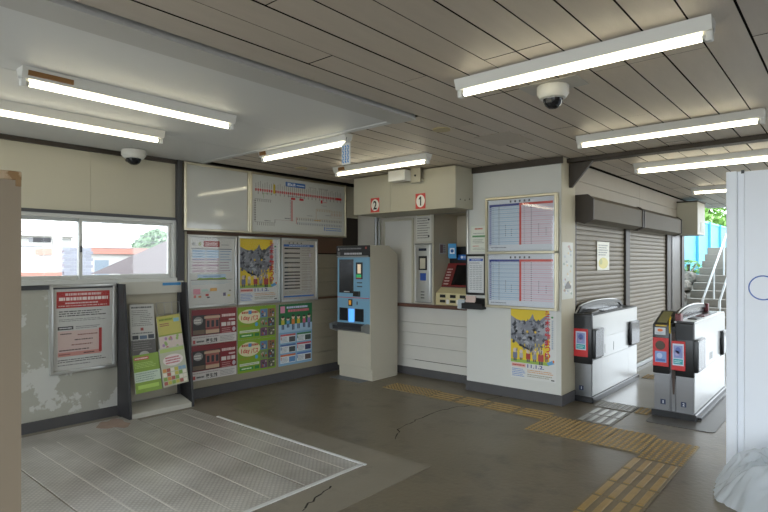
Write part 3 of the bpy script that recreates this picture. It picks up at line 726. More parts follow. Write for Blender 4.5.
# three framed posters
def festival(w_, h_):
    p = Print(w_, h_); r = random.Random(11)
    p.rect(0, 0, 1, 1, '#cfd0cc', 0).rect(.0, .0, .86, .78, '#d9bd2c', 1)
    p.poly([(.0, .12), (.14, .17), (.26, .19), (.36, .20), (.44, .15), (.50, .08), (.54, .16), (.62, .19), (.76, .11), (.86, .07), (.86, .40), (.80, .44), (.74, .47), (.68, .52), (.62, .60), (.54, .57), (.46, .62), (.38, .57), (.30, .60), (.24, .53), (.15, .50), (.0, .45)], '#7b7e87', 2)
    p.poly([(.0, .12), (.2, .22), (.34, .36), (.1, .37), (0, .31)], '#8d9097', 3).poly([(.86, .08), (.66, .25), (.58, .33), (.72, .37), (.86, .29)], '#9a9da4', 3)
    for k in range(150):
        x = r.uniform(.03, .82); y = .34+r.uniform(-.20, .24)*(1-.8*abs(x-.45)); a = r.uniform(.012, .05); b = r.uniform(.008, .022)
        if y < .16+.1*abs(x-.5): continue
        p.poly([(x-a, y+b*.5), (x, y-b*1.6), (x+a, y-b*.4), (x, y+b*1.6)], r.choice(['#55575f', '#8b8e96', '#494b55', '#a3a6ac', '#767981']), 4+k % 2)
    for k in range(40):
        x = r.uniform(.12, .74); y = r.uniform(.48, .62); p.rect(x, y, x+.018, y+.045, r.choice(['#5c5e66', '#7f828a', '#d9bd2c', '#8d9097']), 6)
    p.ell(.38, .335, .025, .018, '#d8b43a', 6).ell(.56, .335, .025, .018, '#d8b43a', 6)
    p.rect(0, .735, .86, .78, '#8fae4a', 2)
    for k, (x, s) in enumerate(((.1, 1), (.24, .8), (.4, 1.), (.54, .9), (.68, 1.2), (.8, .7))):
        y = .66; p.ell(x, y-.05*s, .045*s, .032*s, '#c9b7ae', 5).rect(x-.05*s, y-.02*s, x+.05*s, y+.06*s, ['#6b7288', '#a8a4a0', '#a33a34', '#8b8e96', '#b04a44', '#8d7050'][k], 5).rect(x-.035*s, y+.06*s, x-.005, y+.10*s, '#4c4a52', 5).rect(x+.005, y+.06*s, x+.035*s, y+.10*s, '#4c4a52', 5)
    p.poly([(.2, .52), (.3, .535), (.42, .575), (.41, .59), (.28, .56), (.2, .545)], '#25262c', 6)
    p.vtext('三木金物まつり', .765, .06, .885, .69, '#c3272b', 7)
    p.text('第', .78, .03, .83, .055, '#c3272b', 7)
    p.vtext('●', .90, .10, .95, .13, '#3d8a50', 3); p.lines(.91, .15, .95, .55, 16, '#8296ac', 3, .6, 3, .2)
    p.text('11.1.2.', .38, .79, .75, .84, '#2b3f88', 3).rect(.02, .79, .34, .84, '#d9aaa0', 2).lines(.04, .8, .32, .83, 1, '#b0443c', 3, .6, 5, 0)
    p.lines(.03, .86, .34, .98, 5, '#6f8cc0', 2, .5, 6).lines(.38, .86, .95, .91, 2, '#c89a6a', 2, .5, 7).lines(.38, .92, .95, .97, 2, '#9d9a86', 2, .5, 8)
    p.poly([(.8, .74), (.93, .70), (.97, .745), (.84, .775)], '#5d9ccc', 3).ell(.95, .715, .02, .02, '#d27a36', 4).rect(.9, .965, .97, .98, '#222222', 3)
    return p
p = Print(.65-.056, .83-.056); p.rect(0, 0, 1, 1, '#c9c8c2', 0).rect(.31, .05, .66, .14, '#9a3f38', 1).lines(.35, .07, .62, .12, 2, '#d8bcb4', 2, .5, 1, 0).ell(.1, .1, .04, .025, '#9c9c98', 1).ell(.23, .1, .035, .03, '#a9b088', 1).lines(.7, .09, .92, .12, 1, '#999999', 1, .5, 2)
p.rect(.06, .165, .94, .175, '#4c5a68', 1)
for i in range(3):
    for j in range(8):
        x = .07+i*.295; y = .185+j*.042
        p.rect(x, y, x+.28, y+.037, ['#a9c3d8', '#bcd0de', '#b8cfe0', '#cdbcc6', '#d5d0d0', '#c9b3bf', '#d8cfd0', '#d2c2c8'][j] if i < 2 else '#ccd0d2', 1)
        p.lines(x+.01, y+.008, x+.27, y+.03, 1, ['#5f86a8', '#8a6070'][j > 3], 2, .5, i*9+j)
p.rect(.18, .55, .8, .60, '#a8c0d6', 1).poly([(.16, .625), (.22, .595), (.3, .605), (.45, .597), (.6, .606), (.78, .595), (.82, .625)], '#7f9e3c', 2).lines(.3, .565, .7, .59, 1, '#6d92b8', 2, .6, 4, 0).rect(.04, .625, .95, .633, '#4d4d4d', 3)
p.lines(.06, .645, .9, .70, 3, '#a0b4b8', 1, .4, 7)
for (x, y, a, b, c) in ((.09, .76, .24, .84, '#d08a98'), (.45, .755, .6, .80, '#d8a860'), (.27, .77, .4, .80, '#a8c8bc'), (.1, .85, .15, .89, '#cf6f68'), (.2, .86, .26, .89, '#c98'+'a60'), (.35, .84, .42, .87, '#c84a44'), (.38, .88, .44, .90, '#4a4a50'), (.74, .83, .80, .88, '#4a3a5c'), (.84, .86, .9, .89, '#c8bc4a'), (.87, .79, .92, .81, '#7a7468')): p.rect(x, y, a, b, c, 1)
framed('framed_notice', 'silver framed white timetable notice with a small red title, under the blank board', 'notice', (XW+.002, 3.212, 1.03), LEFT, .65, .83, p)
framed('framed_poster', 'silver framed yellow festival poster with a grey bird on the left wall', 'poster', (XW+.002, 3.876, 1.03), LEFT, .64, .835, festival(.64-.056, .835-.056))
p = Print(.63-.056, .835-.056); p.rect(0, 0, 1, 1, '#b9b2a6', 0)
for k in range(4): p.rect(.18+k*.12, .035, .22+k*.12, .06, '#6b6258', 1)
p.rect(.04, .07, .95, .11, '#2b5fa8', 1).lines(.2, .08, .82, .10, 1, '#cfdcec', 2, .6, 3, 0).rect(.04, .94, .95, .965, '#2f66b0', 1)
yy = [.14, .22, .30, .38, .46, .54, .595, .65, .70, .76, .815]
for k, y in enumerate(yy):
    p.rect(.07, y-.012, .52, y+.012, '#4a4038', 1).rect(.06, y-.008, .16, y+.014, '#1d1a18', 2).lines(.57, y-.02, .92, y+.05, 2, '#948a80', 1, .3, k)
p.lines(.06, .86, .9, .92, 3, '#8d867c', 1, .4, 4).rect(.8, .22, .86, .28, '#c5bcc8', 2)
framed('framed_price_list', 'silver framed list with a blue title bar and black entries beside the ticket machine', 'notice', (XW+.002, 4.533, 1.03), LEFT, .635, .835, p)
# bare posters underneath
def red_poster(label, z):
    w_, h_ = .59, .40; p = Print(w_, h_); p.rect(0, 0, 1, 1, '#7a1c22', 0).rect(.02, .16, .62, .72, '#2a2523', 1)
    p.rect(.3, .18, .6, .68, '#9c5a50', 2).rect(.27, .2, .62, .27, '#c0a488', 3).rect(.3, .6, .6, .7, '#c2a688', 3)
    for k in range(3): p.rect(.325+k*.1, .33, .385+k*.1, .52, '#26292e', 3)
    p.rect(.3, .54, .6, .57, '#7d2a2c', 3).ell(.14, .32, .1, .12, '#8d8a86', 2).lines(.05, .26, .24, .4, 2, '#d8d4cc', 3, .6, 2).rect(.03, .58, .28, .7, '#6f5c48', 2)
    p.lines(.66, .16, .97, .27, 1, '#dcc4c0', 1, .7, 3, 0).lines(.82, .31, .97, .38, 1, '#dcc4c0', 1, .7, 4, 0).rect(.65, .42, .76, .53, '#d8cfca', 1).rect(.78, .42, .86, .53, '#c9b4b0', 1).rect(.88, .42, .97, .53, '#d8cfca', 1)
    p.lines(.66, .57, .9, .74, 3, '#c08c8a', 1, .4, 5).ell(.94, .64, .04, .07, '#b9b4b8', 1)
    p.rect(0, .74, 1, 1, '#c9c4c0', 1).lines(.03, .77, .6, .82, 1, '#9c908c', 2, .5, 6, 0).rect(.03, .86, .08, .96, '#b04a48', 2).text('粟生線', .30, .84, .56, .97, '#1a1a1c', 2).lines(.1, .87, .27, .95, 1, '#3a3a3c', 2, .6, 7, 0).lines(.62, .8, .97, .97, 4, '#8a8784', 2, .4, 8)
    return sheet_thing('poster', label, 'poster', (XW+.004, 3.275, z), LEFT, p, 'bare posters below the framed ones')
red_poster('upper of the two dark red train posters', .607); red_poster('lower of the two dark red train posters', .202)
def green_poster(label, z):
    w_, h_ = .575, .40; p = Print(w_, h_); r = random.Random(5); p.rect(0, 0, 1, 1, '#7c9e24', 0)
    p.ell(.30, .30, .28, .22, '#d9d0a8', 1, 24).lines(.1, .13, .53, .22, 1, '#b0543c', 2, .75, 2, 0).rect(.27, .12, .35, .23, '#4a8ac0', 3).text('1day', .09, .27, .31, .44, '#c32a30', 2).text('パス', .33, .27, .53, .44, '#c32a30', 2)
    p.lines(.06, .55, .4, .62, 2, '#a8742a', 1, .4, 3).ell(.48, .56, .04, .06, '#4a9ccc', 1).rect(.05, .72, .55, .79, '#d0d4c0', 1).lines(.07, .735, .53, .775, 1, '#8a9a7a', 2, .5, 4, 0).rect(.05, .83, .40, .93, '#3f8a3c', 1).lines(.1, .85, .35, .91, 1, '#dbe6cc', 2, .6, 5, 0).rect(.43, .83, .55, .93, '#2f7a38', 1)
    for i in range(2):
        for j in range(3):
            x = .58+i*.2; y = .1+j*.29; p.rect(x, y, x+.19, y+.27, ['#5d7a9c', '#8a6048', '#6f8258', '#4c4a4e', '#6a4a62', '#5c5a48'][i+2*j], 1)
            for k in range(7): a = x+r.uniform(.01, .14); b = y+r.uniform(.02, .2); p.rect(a, b, a+r.uniform(.02, .05), b+r.uniform(.03, .07), r.choice(['#2c2a30', '#b0a090', '#a5523c', '#6f8aa8', '#3a4a38', '#cfc8bc']), 2)
    return sheet_thing('poster', label, 'poster', (XW+.004, 3.882, z), LEFT, p, 'bare posters below the framed ones')
green_poster('upper of the two bright green day pass posters', .60); green_poster('lower of the two bright green day pass posters', .196)
p = Print(.575, .80); p.rect(0, 0, 1, 1, '#7fa8c4', 0).rect(0, .0, 1, .44, '#26683a', 1).rect(.0, .33, 1, .46, '#a8c4d8', 2).rect(0, .44, 1, .45, '#9cbcd2', 2)
p.rect(.05, .03, .18, .14, '#d08aa0', 2).lines(.23, .035, .86, .075, 1, '#c7cfe8', 2, .8, 1, 0).lines(.27, .085, .9, .135, 1, '#d86a7c', 2, .8, 2, 0)
for k, (x, c, s) in enumerate(((.12, '#c2b43c', 1), (.27, '#5a9ac0', .75), (.42, '#d07a3c', 1.15), (.58, '#c9b030', 1.05), (.75, '#c8607a', .95), (.9, '#8a7ab0', 1.1))):
    y = .30; p.ell(x, y-.075*s, .045, .032*s, '#e0bfa4', 4).ell(x, y-.095*s, .045, .018*s, '#3a2a22', 5).rect(x-.045, y-.045*s, x+.045, y+.03*s, c, 4).rect(x-.035, y+.03*s, x-.006, y+.11*s, '#343a5a', 4).rect(x+.006, y+.03*s, x+.035, y+.11*s, '#343a5a', 4)
for i in range(2):
    for j in range(3):
        x = .05+i*.48; y = .49+j*.165; c = ['#c05a5a', '#3f7a54', '#4f6a9c', '#c0505a', '#c86a40', '#5a7ab8'][i+2*j]
        p.rect(x, y, x+.44, y+.14, '#d5d9da', 2).rect(x, y, x+.44, y+.03, c, 3).rect(x+.25, y+.045, x+.43, y+.13, ['#4a4d50', '#3c4a44', '#3f4a4c', '#34385c', '#5a86b4', '#5a4a48'][i+2*j], 3).lines(x+.03, y+.045, x+.22, y+.13, 4, '#8a9298', 3, .4, i+3*j).rect(x+.01, y+.04, x+.03, y+.09, c, 4)
sheet_thing('poster', 'blue and green poster with walking cartoon children near the ticket machine', 'poster', (XW+.004, 4.503, .195), LEFT, p, 'bare posters below the framed ones')

# ================================================================== TICKET MACHINE
tm = thing('ticket_machine', 'tall free standing cream ticket machine with light blue front and dark screen', 'ticket machine', (-5.372, 5.285, 0))
TW = .605; M_tm = mat('ticket_machine_enamel', '#b8b2a1', .45, var=.03, vs=3); M_blue = mat('light_blue_panel', '#7aa6c0', .4)
G().box(.0, TW-.0, .03, .55, .0, .15, bev=.003).obj('plinth', M_tm, tm)
G().prism([(.0, .15), (.55, .15), (.55, 1.66), (.36, 1.77), (.0, 1.77)], 'x', 0, TW).obj('cabinet', M_tm, tm)
G().box(.015, TW-.015, -.012, 0, .165, .70, bev=.006).obj('lower_door', M_tm, tm)
fp = G().box(.008, TW-.008, -.014, 0, .735, 1.612, bev=.003).obj('front_panel', M_blue, tm)
G().box(.004, TW-.004, -.03, 0, 1.615, 1.768, bev=.004).obj('header', M_black, tm)
p = Print(TW-.02, .14); p.lines(.12, .15, .85, .35, 1, '#8a8a8c', 1, .6, 2, .1).lines(.25, .6, .8, .85, 1, '#cfcfcf', 1, .7, 3, 0).rect(.03, .55, .12, .9, '#6a6a6a', 1).ell(.07, .3, .025, .14, '#a8a8a8', 1).rect(.9, .1, .95, .3, '#9a4a40', 1).rect(0, .94, 1, 1, '#b9b9b4', 1)
p.obj('header_print', tm, (.01, -.0305, 1.622))
G().box(.045, .315, -.02, -.014, 1.135, 1.585, bev=.003).obj('screen', mat('ticket_screen', '#14161a', .08), tm)
p = Print(.26, .44); p.rect(.35, .955, .75, .985, '#a8a8a4', 1); p.obj('screen_print', tm, (.05, -.0205, 1.14))
G().box(.36, .48, -.024, -.014, 1.325, 1.545, bev=.004).obj('card_reader', M_black, tm)
G().box(.395, .455, -.028, -.024, 1.40, 1.52, bev=.002).obj('reader_light', emit('reader_glow', '#d8c4a8', .5), tm)
G().box(.375, .46, -.027, -.024, 1.345, 1.385).obj('green_light', emit('green_glow', '#35a060', .5), tm)
G().box(.37, .46, -.0265, -.024, 1.332, 1.345).obj('red_strip', M_red, tm)
for z in (1.27, 1.22): G().box(.375, .47, -.016, -.014, z, z+.014).obj('small_slot', M_dgrey, tm)
G().box(.32, .44, -.04, -.014, 1.095, 1.165, bev=.006).obj('slot_unit', M_black, tm)
G().box(.008, TW-.008, -.0155, -.014, 1.072, 1.08).obj('red_line', M_red, tm)
G().box(.22, .295, -.024, -.014, .965, 1.055, bev=.004).obj('coin_slot', M_black, tm)
G().box(.235, .28, -.03, -.024, .98, 1.04, bev=.003).obj('amber_button', emit('amber_glow', '#c88a2a', .4), tm)
G().box(.37, .39, -.02, -.014, .985, 1.03, bev=.003).obj('key_lock', M_dgrey, tm)
for x in (.055, .345): G().box(x, x+.155, -.026, -.014, .765, .935, bev=.004).obj('cash_slot', M_black, tm)
G().box(.225, .325, -.02, -.014, .755, .925, bev=.003).obj('blue_light', emit('blue_glow', '#5aa8ff', .9), tm)
G().prism([(-.11, .70), (-.10, .655), (0, .62), (0, .735), (-.02, .735), (-.03, .675), (-.09, .675), (-.105, .705)], 'x', .01, TW-.06).obj('change_tray', M_dgrey, tm)
G().prism([(-.12, .72), (-.115, .65), (0, .61), (0, .745), (-.02, .745)], 'x', -.04, .01).obj('tray_end', M_alu_d, tm)
G().prism([(-.12, .72), (-.115, .65), (0, .61), (0, .745), (-.02, .745)], 'x', TW-.06, TW-.015).obj('tray_end', M_alu_d, tm)
G().box(.0, .55, -.15, .02, .0, .004).obj('floor_plate', mat('blue_grey_plate', '#6d747c', .5), tm)

# ================================================================== TIMETABLE WALL THINGS
tt = thing('timetable_board', 'glazed timetable case with two blue and red sheets on the white wall', 'timetable', (-3.30, YW, 1.022))
TWd, TH = .875, 1.275
G().box(.01, TWd-.01, -.035, 0, .01, TH-.01).obj('case', mat('case_backing', '#c3c7cb', .5), tt)
for z0 in (.03, .665):
    p = Print(TWd-.06, .58); p.rect(0, 0, 1, 1, '#cdd2d8', 0)
    p.rect(.04, .09, .50, .135, '#2c3c86', 2).rect(.50, .09, .97, .135, '#c8453c', 2).rect(.02, .09, .05, .90, '#2c3c86', 2).rect(.485, .09, .515, .90, '#c8453c', 3)
    for k in range(5): p.rect(.34+k*.07, .03, .365+k*.07, .07, '#4a4a50', 1)
    for j in range(19):
        y = .145+j*.04
        p.rect(.05, y, .485, y+.026, '#9fb8cc' if j % 2 else '#b3c7d6', 1).rect(.515, y, .97, y+.026, '#ceb2be' if j % 2 else '#d2bfc9', 1)
        p.rect(.025, y+.008, .045, y+.024, '#dfe4f0', 4)
        p.lines(.07, y+.006, .09, y+.024, 1, '#5a6a7c', 2, .6, j, 0).rect(.165, y+.006, .18, y+.022, '#4d5c6c', 2).rect(.655, y+.006, .67, y+.022, '#6a5560', 2).rect(.555, y+.006, .565, y+.022, '#7a6570', 2)
        if 8 < j < 15: p.rect(.27, y, .28, y+.022, '#5d6c7c', 2).rect(.765, y, .775, y+.022, '#7a6570', 2)
        if 10 < j < 15: p.rect(.36, y, .37, y+.022, '#5d6c7c', 2).rect(.87, y, .88, y+.022, '#7a6570', 2)
    p.lines(.04, .93, .3, .97, 1, '#7a8088', 1, .5, 4)
    p.obj('timetable_sheet', tt, (.03, -.0355, z0))
for a in ((0, TWd, 0, .03), (0, TWd, TH-.03, TH), (0, TWd, .62, .65)): G().box(a[0], a[1], -.065, 0, a[2], a[3], bev=.005).obj('frame_bar', M_gold, tt)
for a in ((0, .03), (TWd-.03, TWd)): G().box(a[0], a[1], -.065, 0, .02, TH-.02, bev=.005).obj('frame_bar', M_gold, tt)
for z in (.03, .65): G().box(.03, TWd-.03, -.052, -.048, z, z+.595).obj('glazing', M_cover, tt)
fw_, fh_ = .535, .80
sheet_thing('festival_poster', 'bare yellow festival poster with a grey bird below the timetable case', 'poster', (-2.996, YW, .238), 0, festival(fw_, fh_))
p = Print(.21, .42); p.rect(0, 0, 1, 1, '#d2d5d6', 0).rect(.05, .03, .95, .10, '#2a4aa0', 1).lines(.2, .045, .8, .085, 1, '#d0daf0', 2, .6, 1, 0).lines(.08, .13, .92, .18, 2, '#70767c', 1, .4, 2)
for k in range(4): p.lines(.08+k*.21, .21, .25+k*.21, .93, 14, '#8a9096', 1, .4, k, .1)
framed('black_framed_notice', 'small black framed notice with a blue title beside the timetable case', 'notice', (-3.585, YW, 1.155), 0, .275, .49, p, .028, .03, M_black)
p = Print(.215, .305); p.rect(0, 0, 1, 1, '#c4cdb8', 0).rect(.03, .02, .97, .98, '#d3d6cb', 1).lines(.25, .08, .75, .16, 1, '#b8503f', 2, .7, 3, 0).lines(.15, .28, .85, .32, 1, '#888888', 2, .6, 3, 0).rect(.1, .38, .92, .45, '#5e8f62', 2).lines(.12, .52, .9, .7, 3, '#8a8f86', 2, .4, 5).lines(.12, .77, .5, .82, 1, '#c06a58', 2, .6, 6, 0).lines(.12, .85, .9, .95, 2, '#8a8f86', 2, .4, 7)
sheet_thing('green_edged_notice', 'small green edged paper notice left of the timetable case', 'notice', (-3.527, YW, 1.678), 0, p)
ph = thing('pamphlet_holder', 'black pamphlet holder with papers at the ledge corner under the black framed notice', 'holder', (-3.60, YW-.10, .99))
G().prism([(0, 0), (.10, 0), (.10, .13), (.0, .06)], 'x', 0, .28).obj('tray', M_black, ph)
G().box(.04, .17, .012, .03, .045, .16, rot=Matrix.Rotation(math.radians(-10), 3, 'X')).obj('pamphlets', mat('pale_pink_paper', '#c9b4ac', .5), ph)
G().box(-.06, .03, .0, .05, .0, .11, rot=Matrix.Rotation(math.radians(-12), 3, 'X')).obj('papers', mat('pale_blue_paper', '#aab4bc', .5), ph)
p = Print(.30, .62); p.rect(0, 0, 1, 1, '#bfc0b6', 0); r_ = random.Random(9)
for k in range(34): x = r_.uniform(.1, .85); y = r_.uniform(.03, .95); p.poly([(x-.09, y), (x+.02, y-.025), (x+.1, y+.01), (x, y+.03)], r_.choice(['#9aa0a4', '#d3d0c6', '#a88a7c', '#8b9a88', '#c7b58a', '#b7bcc4']), 1+k % 3)
p.poly([(.2, .78), (.5, .68), (.8, .78), (.75, .82), (.25, .82)], '#5c5650', 5)
sheet_thing('picture_strip', 'tall narrow grey picture sheet on the side of the white wall', 'poster', (XR, 5.735, 1.145), LEFT, p)

# ================================================================== TICKET GATES
M_gblack = mat('gate_black', '#1d1e20', .3); M_gscr = mat('gate_dark_window', '#2a2d31', .12)
M_gside = mat('gate_brushed_side', '#c6c7c6', .3, .75, var=.03, vs=3); M_navy = mat('navy_tag', '#253452', .4)
def num_tag(s_, t, x, z, y=-.003):
    p = Print(.048, .05); p.rect(0, 0, 1, 1, M_navy, 0).text(s_, .3 if s_ == '2' else .42, .2, .7 if s_ == '2' else .6, .8, '#d8dce4', 1); p.obj('number_tag', t, (x, y, z))
def ad_print(t, x, z, y, w_=.105, h_=.20):
    p = Print(w_, h_); p.rect(0, 0, 1, 1, '#c9d2e2', 0).rect(.1, .08, .9, .66, '#8b98c8', 1).ell(.5, .3, .25, .15, '#6070b0', 2).ell(.42, .45, .2, .12, '#a8a0cc', 2).rect(.08, .7, .92, .94, '#2fa0a8', 1).lines(.15, .75, .85, .9, 2, '#bfe0e0', 2, .5, 3); p.obj('advert_print', t, (x, y, z))
def arch(t, x0, x1, y0, y1, z0, top, m, name='hood_arch'):
    n = 14; pts = []; inn = []
    for k in range(n+1):
        u = k/n; y = y0+(y1-y0)*u; z = z0+(top-z0)*(math.sin(PI*min(1, u*1.0+.0))**.32 if 0 < u < 1 else 0)
        pts.append((y, z)); inn.append((y0+.05+(y1-y0-.1)*u, z0-.004+(top-z0-.035)*(math.sin(PI*u)**.32 if 0 < u < 1 else 0)))
    g = G()
    for k in range(n):
        A = [pts[k], pts[k+1], inn[k+1], inn[k]]
        g.prism(A, 'x', x0, x1)
    o = g.obj(name, M_gblack, t)
    G().prism([(y0+.05, z0)]+inn[1:-1]+[(y1-.05, z0)], 'x', x0+.015, x1-.015).obj('arch_infill', mat('smoked_infill', '#4b4d4e', .2), o)
    G().tube([((x0+x1)/2, y, z) for y, z in pts], .009, 8).obj('chrome_edge', m, o, smooth=40); return o
def flap(t, x, y0, y1, z0, z1, d=.035):
    f = G().box(x, x+d, y0, y1, z0, z1, bev=.008, seg=2).obj('flap_door', M_gblack, t, smooth=40)
    G().box(x+d, x+d+.004, y0+.015, y1-.015, z0+.015, z1-.015).obj('flap_pad', mat('flap_clear_grey', '#55575a', .12, .3), f); return f
# the gate beside the shutters
ga = thing('ticket_gate', 'single ticket gate with red front panel standing by the shutters', 'ticket gate', (-2.405, 6.08, 0), 0, 'automatic ticket gates')
gw, gl = .205, 1.64
G().box(-.0, gw+.02, -.03, gl, 0, .065, bev=.006).obj('base', M_gblack, ga)
G().box(.015, gw-.01, .02, gl-.02, .065, .46).obj('lower_body', M_steel, ga)
for y0, y1 in ((.02, .30), (.302, 1.26), (1.262, gl-.02)): G().box(gw-.01, gw-.002, y0, y1, .07, .455).obj('side_panel', M_gside, ga)
G().box(gw-.01, gw, .02, gl-.02, .69, .955).obj('side_panel', M_gside, ga)
G().box(gw-.01, gw-.002, .302, 1.26, .458, .688).obj('side_panel', M_gside, ga)
for y in (.40, .70): G().box(gw-.002, gw, y, y+.008, .50, .60).obj('panel_slot', M_dgrey, ga)
G().box(.015, gw-.01, .03, gl-.03, .46, .955).obj('upper_body', M_gblack, ga)
G().box(0, gw, -.02, .03, .42, .975, bev=.012, seg=2).obj('front_head', M_gblack, ga, smooth=40)
G().box(.012, gw-.01, -.024, -.02, .815, .95).obj('dark_window', M_gscr, ga)
G().box(.006, gw-.04, -.028, -.02, .50, .81, bev=.004).obj('red_panel', M_red, ga)
ad_print(ga, .03, .575, -.029, .115, .205)
G().box(.012, gw-.012, .0, .02, .065, .42).obj('front_plate', M_steel, ga)
num_tag('1', ga, .06, .125)
flap(ga, gw-.002, -.01, .27, .485, .81); flap(ga, gw-.002, 1.27, 1.62, .485, .785)
G().box(.01, gw-.005, .02, gl-.03, .955, .972, bev=.004).obj('top_deck', M_dgrey, ga)
G().prism([(.04, .972), (.3, .972), (.3, 1.01), (.08, .985)], 'x', .04, gw-.03).obj('ticket_slot', M_gscr, ga)
G().box(.05, gw-.04, .5, 1.2, .972, .982).obj('top_window', M_gscr, ga)
arch(ga, -.01, .045, .0, 1.58, .972, 1.09, M_alu)
G().tube([(.02, .35, 1.03), (.02, .55, 1.055), (.02, .75, 1.04), (.02, 1.0, 1.06), (.02, 1.3, 1.03)], .006, 8).obj('loose_cable', mat('brown_cable', '#8a6a50', .5), ga)
G().tube([(-.01, -.02, .95), (-.03, -.03, .8), (-.02, -.02, .5), (-.025, -.02, .2), (-.01, 0, .06)], .009, 8).obj('cable', M_gblack, ga)
# the double gate in the middle
gb = thing('ticket_gate', 'double ticket gate with two red front panels and a yellow strap', 'ticket gate', (-1.565, 6.02, 0), 0, 'automatic ticket gates')
gw2, gl2 = .375, 1.64
G().box(-.01, gw2+.02, -.03, gl2, 0, .065, bev=.006).obj('base', M_gblack, gb)
G().box(gw2+.02, gw2+.05, .05, gl2, 0, .03).obj('base_rail', M_gblack, gb)
G().box(.02, .165, .02, gl2-.02, .065, .93).obj('left_body', M_steel, gb)
G().box(.205, gw2-.012, .02, gl2-.02, .065, .945).obj('right_body', M_gblack, gb)
G().box(.165, .205, .04, gl2-.04, .065, .90).obj('middle_filler', M_dgrey, gb)
G().box(.168, .202, .02, .04, .065, .38).obj('middle_plate', M_steel, gb)
G().prism([(.17, .85), (.2, .85), (.2, .42), (.193, .23), (.178, .23), (.17, .42)], 'y', .015, .039).obj('brown_strip', mat('dark_brown_strip', '#3d2a20', .5), gb)
G().box(0, .155, -.02, .03, .43, .93, bev=.012, seg=2).obj('front_head', M_gblack, gb, smooth=40)
G().prism([(-.02, .92), (.32, 1.035), (.36, 1.035), (.36, .93), (.03, .90)], 'x', .005, .15).obj('sloped_reader', M_gblack, gb)
G().prism([(.03, .9428), (.29, 1.031), (.29, 1.028), (.03, .938)], 'x', .03, .12).obj('reader_pad', mat('olive_pad', '#8a875c', .3), gb)
G().box(.03, .13, -.023, -.019, .905, .92).obj('yellow_line', mat('yellow_line', '#b89a2c', .4), gb)
p = Print(.10, .072); p.rect(0, 0, 1, 1, '#c9ced2', 0).ell(.5, .36, .26, .2, '#d8722e', 1).lines(.1, .65, .9, .9, 2, '#8fa4b8', 1, .5, 3); p.obj('card_logo_print', gb, (.022, -.0235, .82))
G().box(.004, .151, -.028, -.02, .505, .79, bev=.004).obj('red_panel', M_red, gb)
G().cyl((.075, -.028, .715), (.075, -.034, .715), .045, 20).obj('round_sensor', mat('brown_sensor', '#4a3a2c', .25), gb)
p = Print(.105, .11); p.rect(0, 0, 1, 1, '#7f9cd0', 0).ell(.4, .4, .25, .25, '#b8c8e8', 1).rect(.1, .7, .9, .9, '#4f6cb0', 1); p.obj('advert_print', gb, (.026, -.029, .545))
G().box(.205, gw2, -.02, .03, .42, .95, bev=.012, seg=2).obj('front_head', M_gblack, gb, smooth=40)
G().box(.215, gw2-.012, -.024, -.02, .785, .935).obj('dark_window', M_gscr, gb)
G().box(.175, gw2-.075, -.03, -.02, .48, .77, bev=.004).obj('red_panel', M_red, gb)
ad_print(gb, .187, .53, -.031, .10, .215)
G().box(.012, .155, .0, .02, .065, .42).obj('front_plate', M_steel, gb); G().box(.212, gw2-.008, .0, .02, .065, .42).obj('front_plate', M_steel, gb)
num_tag('1', gb, .07, .122); num_tag('2', gb, .255, .122)
for y0, y1 in ((.02, .30), (.302, 1.26), (1.262, gl2-.02)): G().box(gw2-.012, gw2-.002, y0, y1, .07, .455).obj('side_panel', M_gside, gb)
G().box(gw2-.012, gw2, .02, gl2-.02, .67, .945).obj('side_panel', M_gside, gb)
G().box(gw2-.012, gw2-.002, .36, 1.32, .458, .668).obj('side_panel', M_gside, gb)
for k in range(3): G().box(gw2-.002, gw2, .74+k*.06, .75+k*.06, .50, .58).obj('panel_slot', M_dgrey, gb)
flap(gb, gw2-.004, -.03, .32, .475, .79, .04); flap(gb, gw2-.004, 1.34, 1.62, .475, .75)
G().box(.19, gw2-.003, .02, gl2-.03, .945, .958, bev=.003).obj('top_deck', M_gside, gb)
for y0, y1, m_ in ((.35, .62, M_dgrey), (.72, 1.0, mat('dark_red_pad', '#6a2630', .4)), (1.05, 1.45, M_gblack)): G().box(.24, gw2-.05, y0, y1, .958, .968).obj('top_pad', m_, gb)
G().box(.19, .24, .06, .16, .93, 1.03, bev=.005).obj('red_post', mat('dark_red_post', '#6d2a30', .4), gb)
G().box(.215, gw2-.005, .0, .06, .945, .965).obj('top_lip', M_gblack, gb)
arch(gb, .16, .215, .1, 1.58, .955, 1.08, M_alu)
G().box(.20, .24, 1.40, 1.46, .958, 1.06, bev=.004).obj('red_post', mat('dark_red_post', '#6d2a30', .4), gb)
G().tube([(.158, .02, 1.0), (.16, -.024, .975), (.16, -.026, .9), (.162, -.025, .84)], .008, 8).obj('yellow_strap', mat('yellow_strap', '#c9a81c', .5), gb)

# ================================================================== HOARDING
YH = 4.9
ho = thing('site_hoarding', 'tall white steel site hoarding with a blue ring at the right edge', 'hoarding', (-.75, YH, 0))
G().box(0, .072, -.03, .03, 0, 2.235, bev=.004).obj('corner_post', M_hoard, ho)
G().box(.072, .112, -.012, .012, 0, 2.232).obj('joint_strip', M_hoard, ho)
for k in range(5): G().box(.115+k*.905, .115+(k+1)*.905-.005, -.022, .022, 0, 2.228, bev=.004).obj('steel_sheet', M_hoard, ho)  # last sheet is out of view, added to close a light leak
G().box(.095, .115, -.02, -.010, 2.215, 2.24).obj('top_clip', M_dgrey, ho)
g = G(); n = 40
for k in range(n):
    a, b = 2*PI*k/n, 2*PI*(k+1)/n
    g.poly([(.232+r_*math.cos(q), -.0228, 1.36+r_*math.sin(q)) for q, r_ in ((a, .092), (b, .092), (b, .083), (a, .083))])
g.obj('blue_ring_print', mat('blue_ring', '#3d68b8', .4), ho)
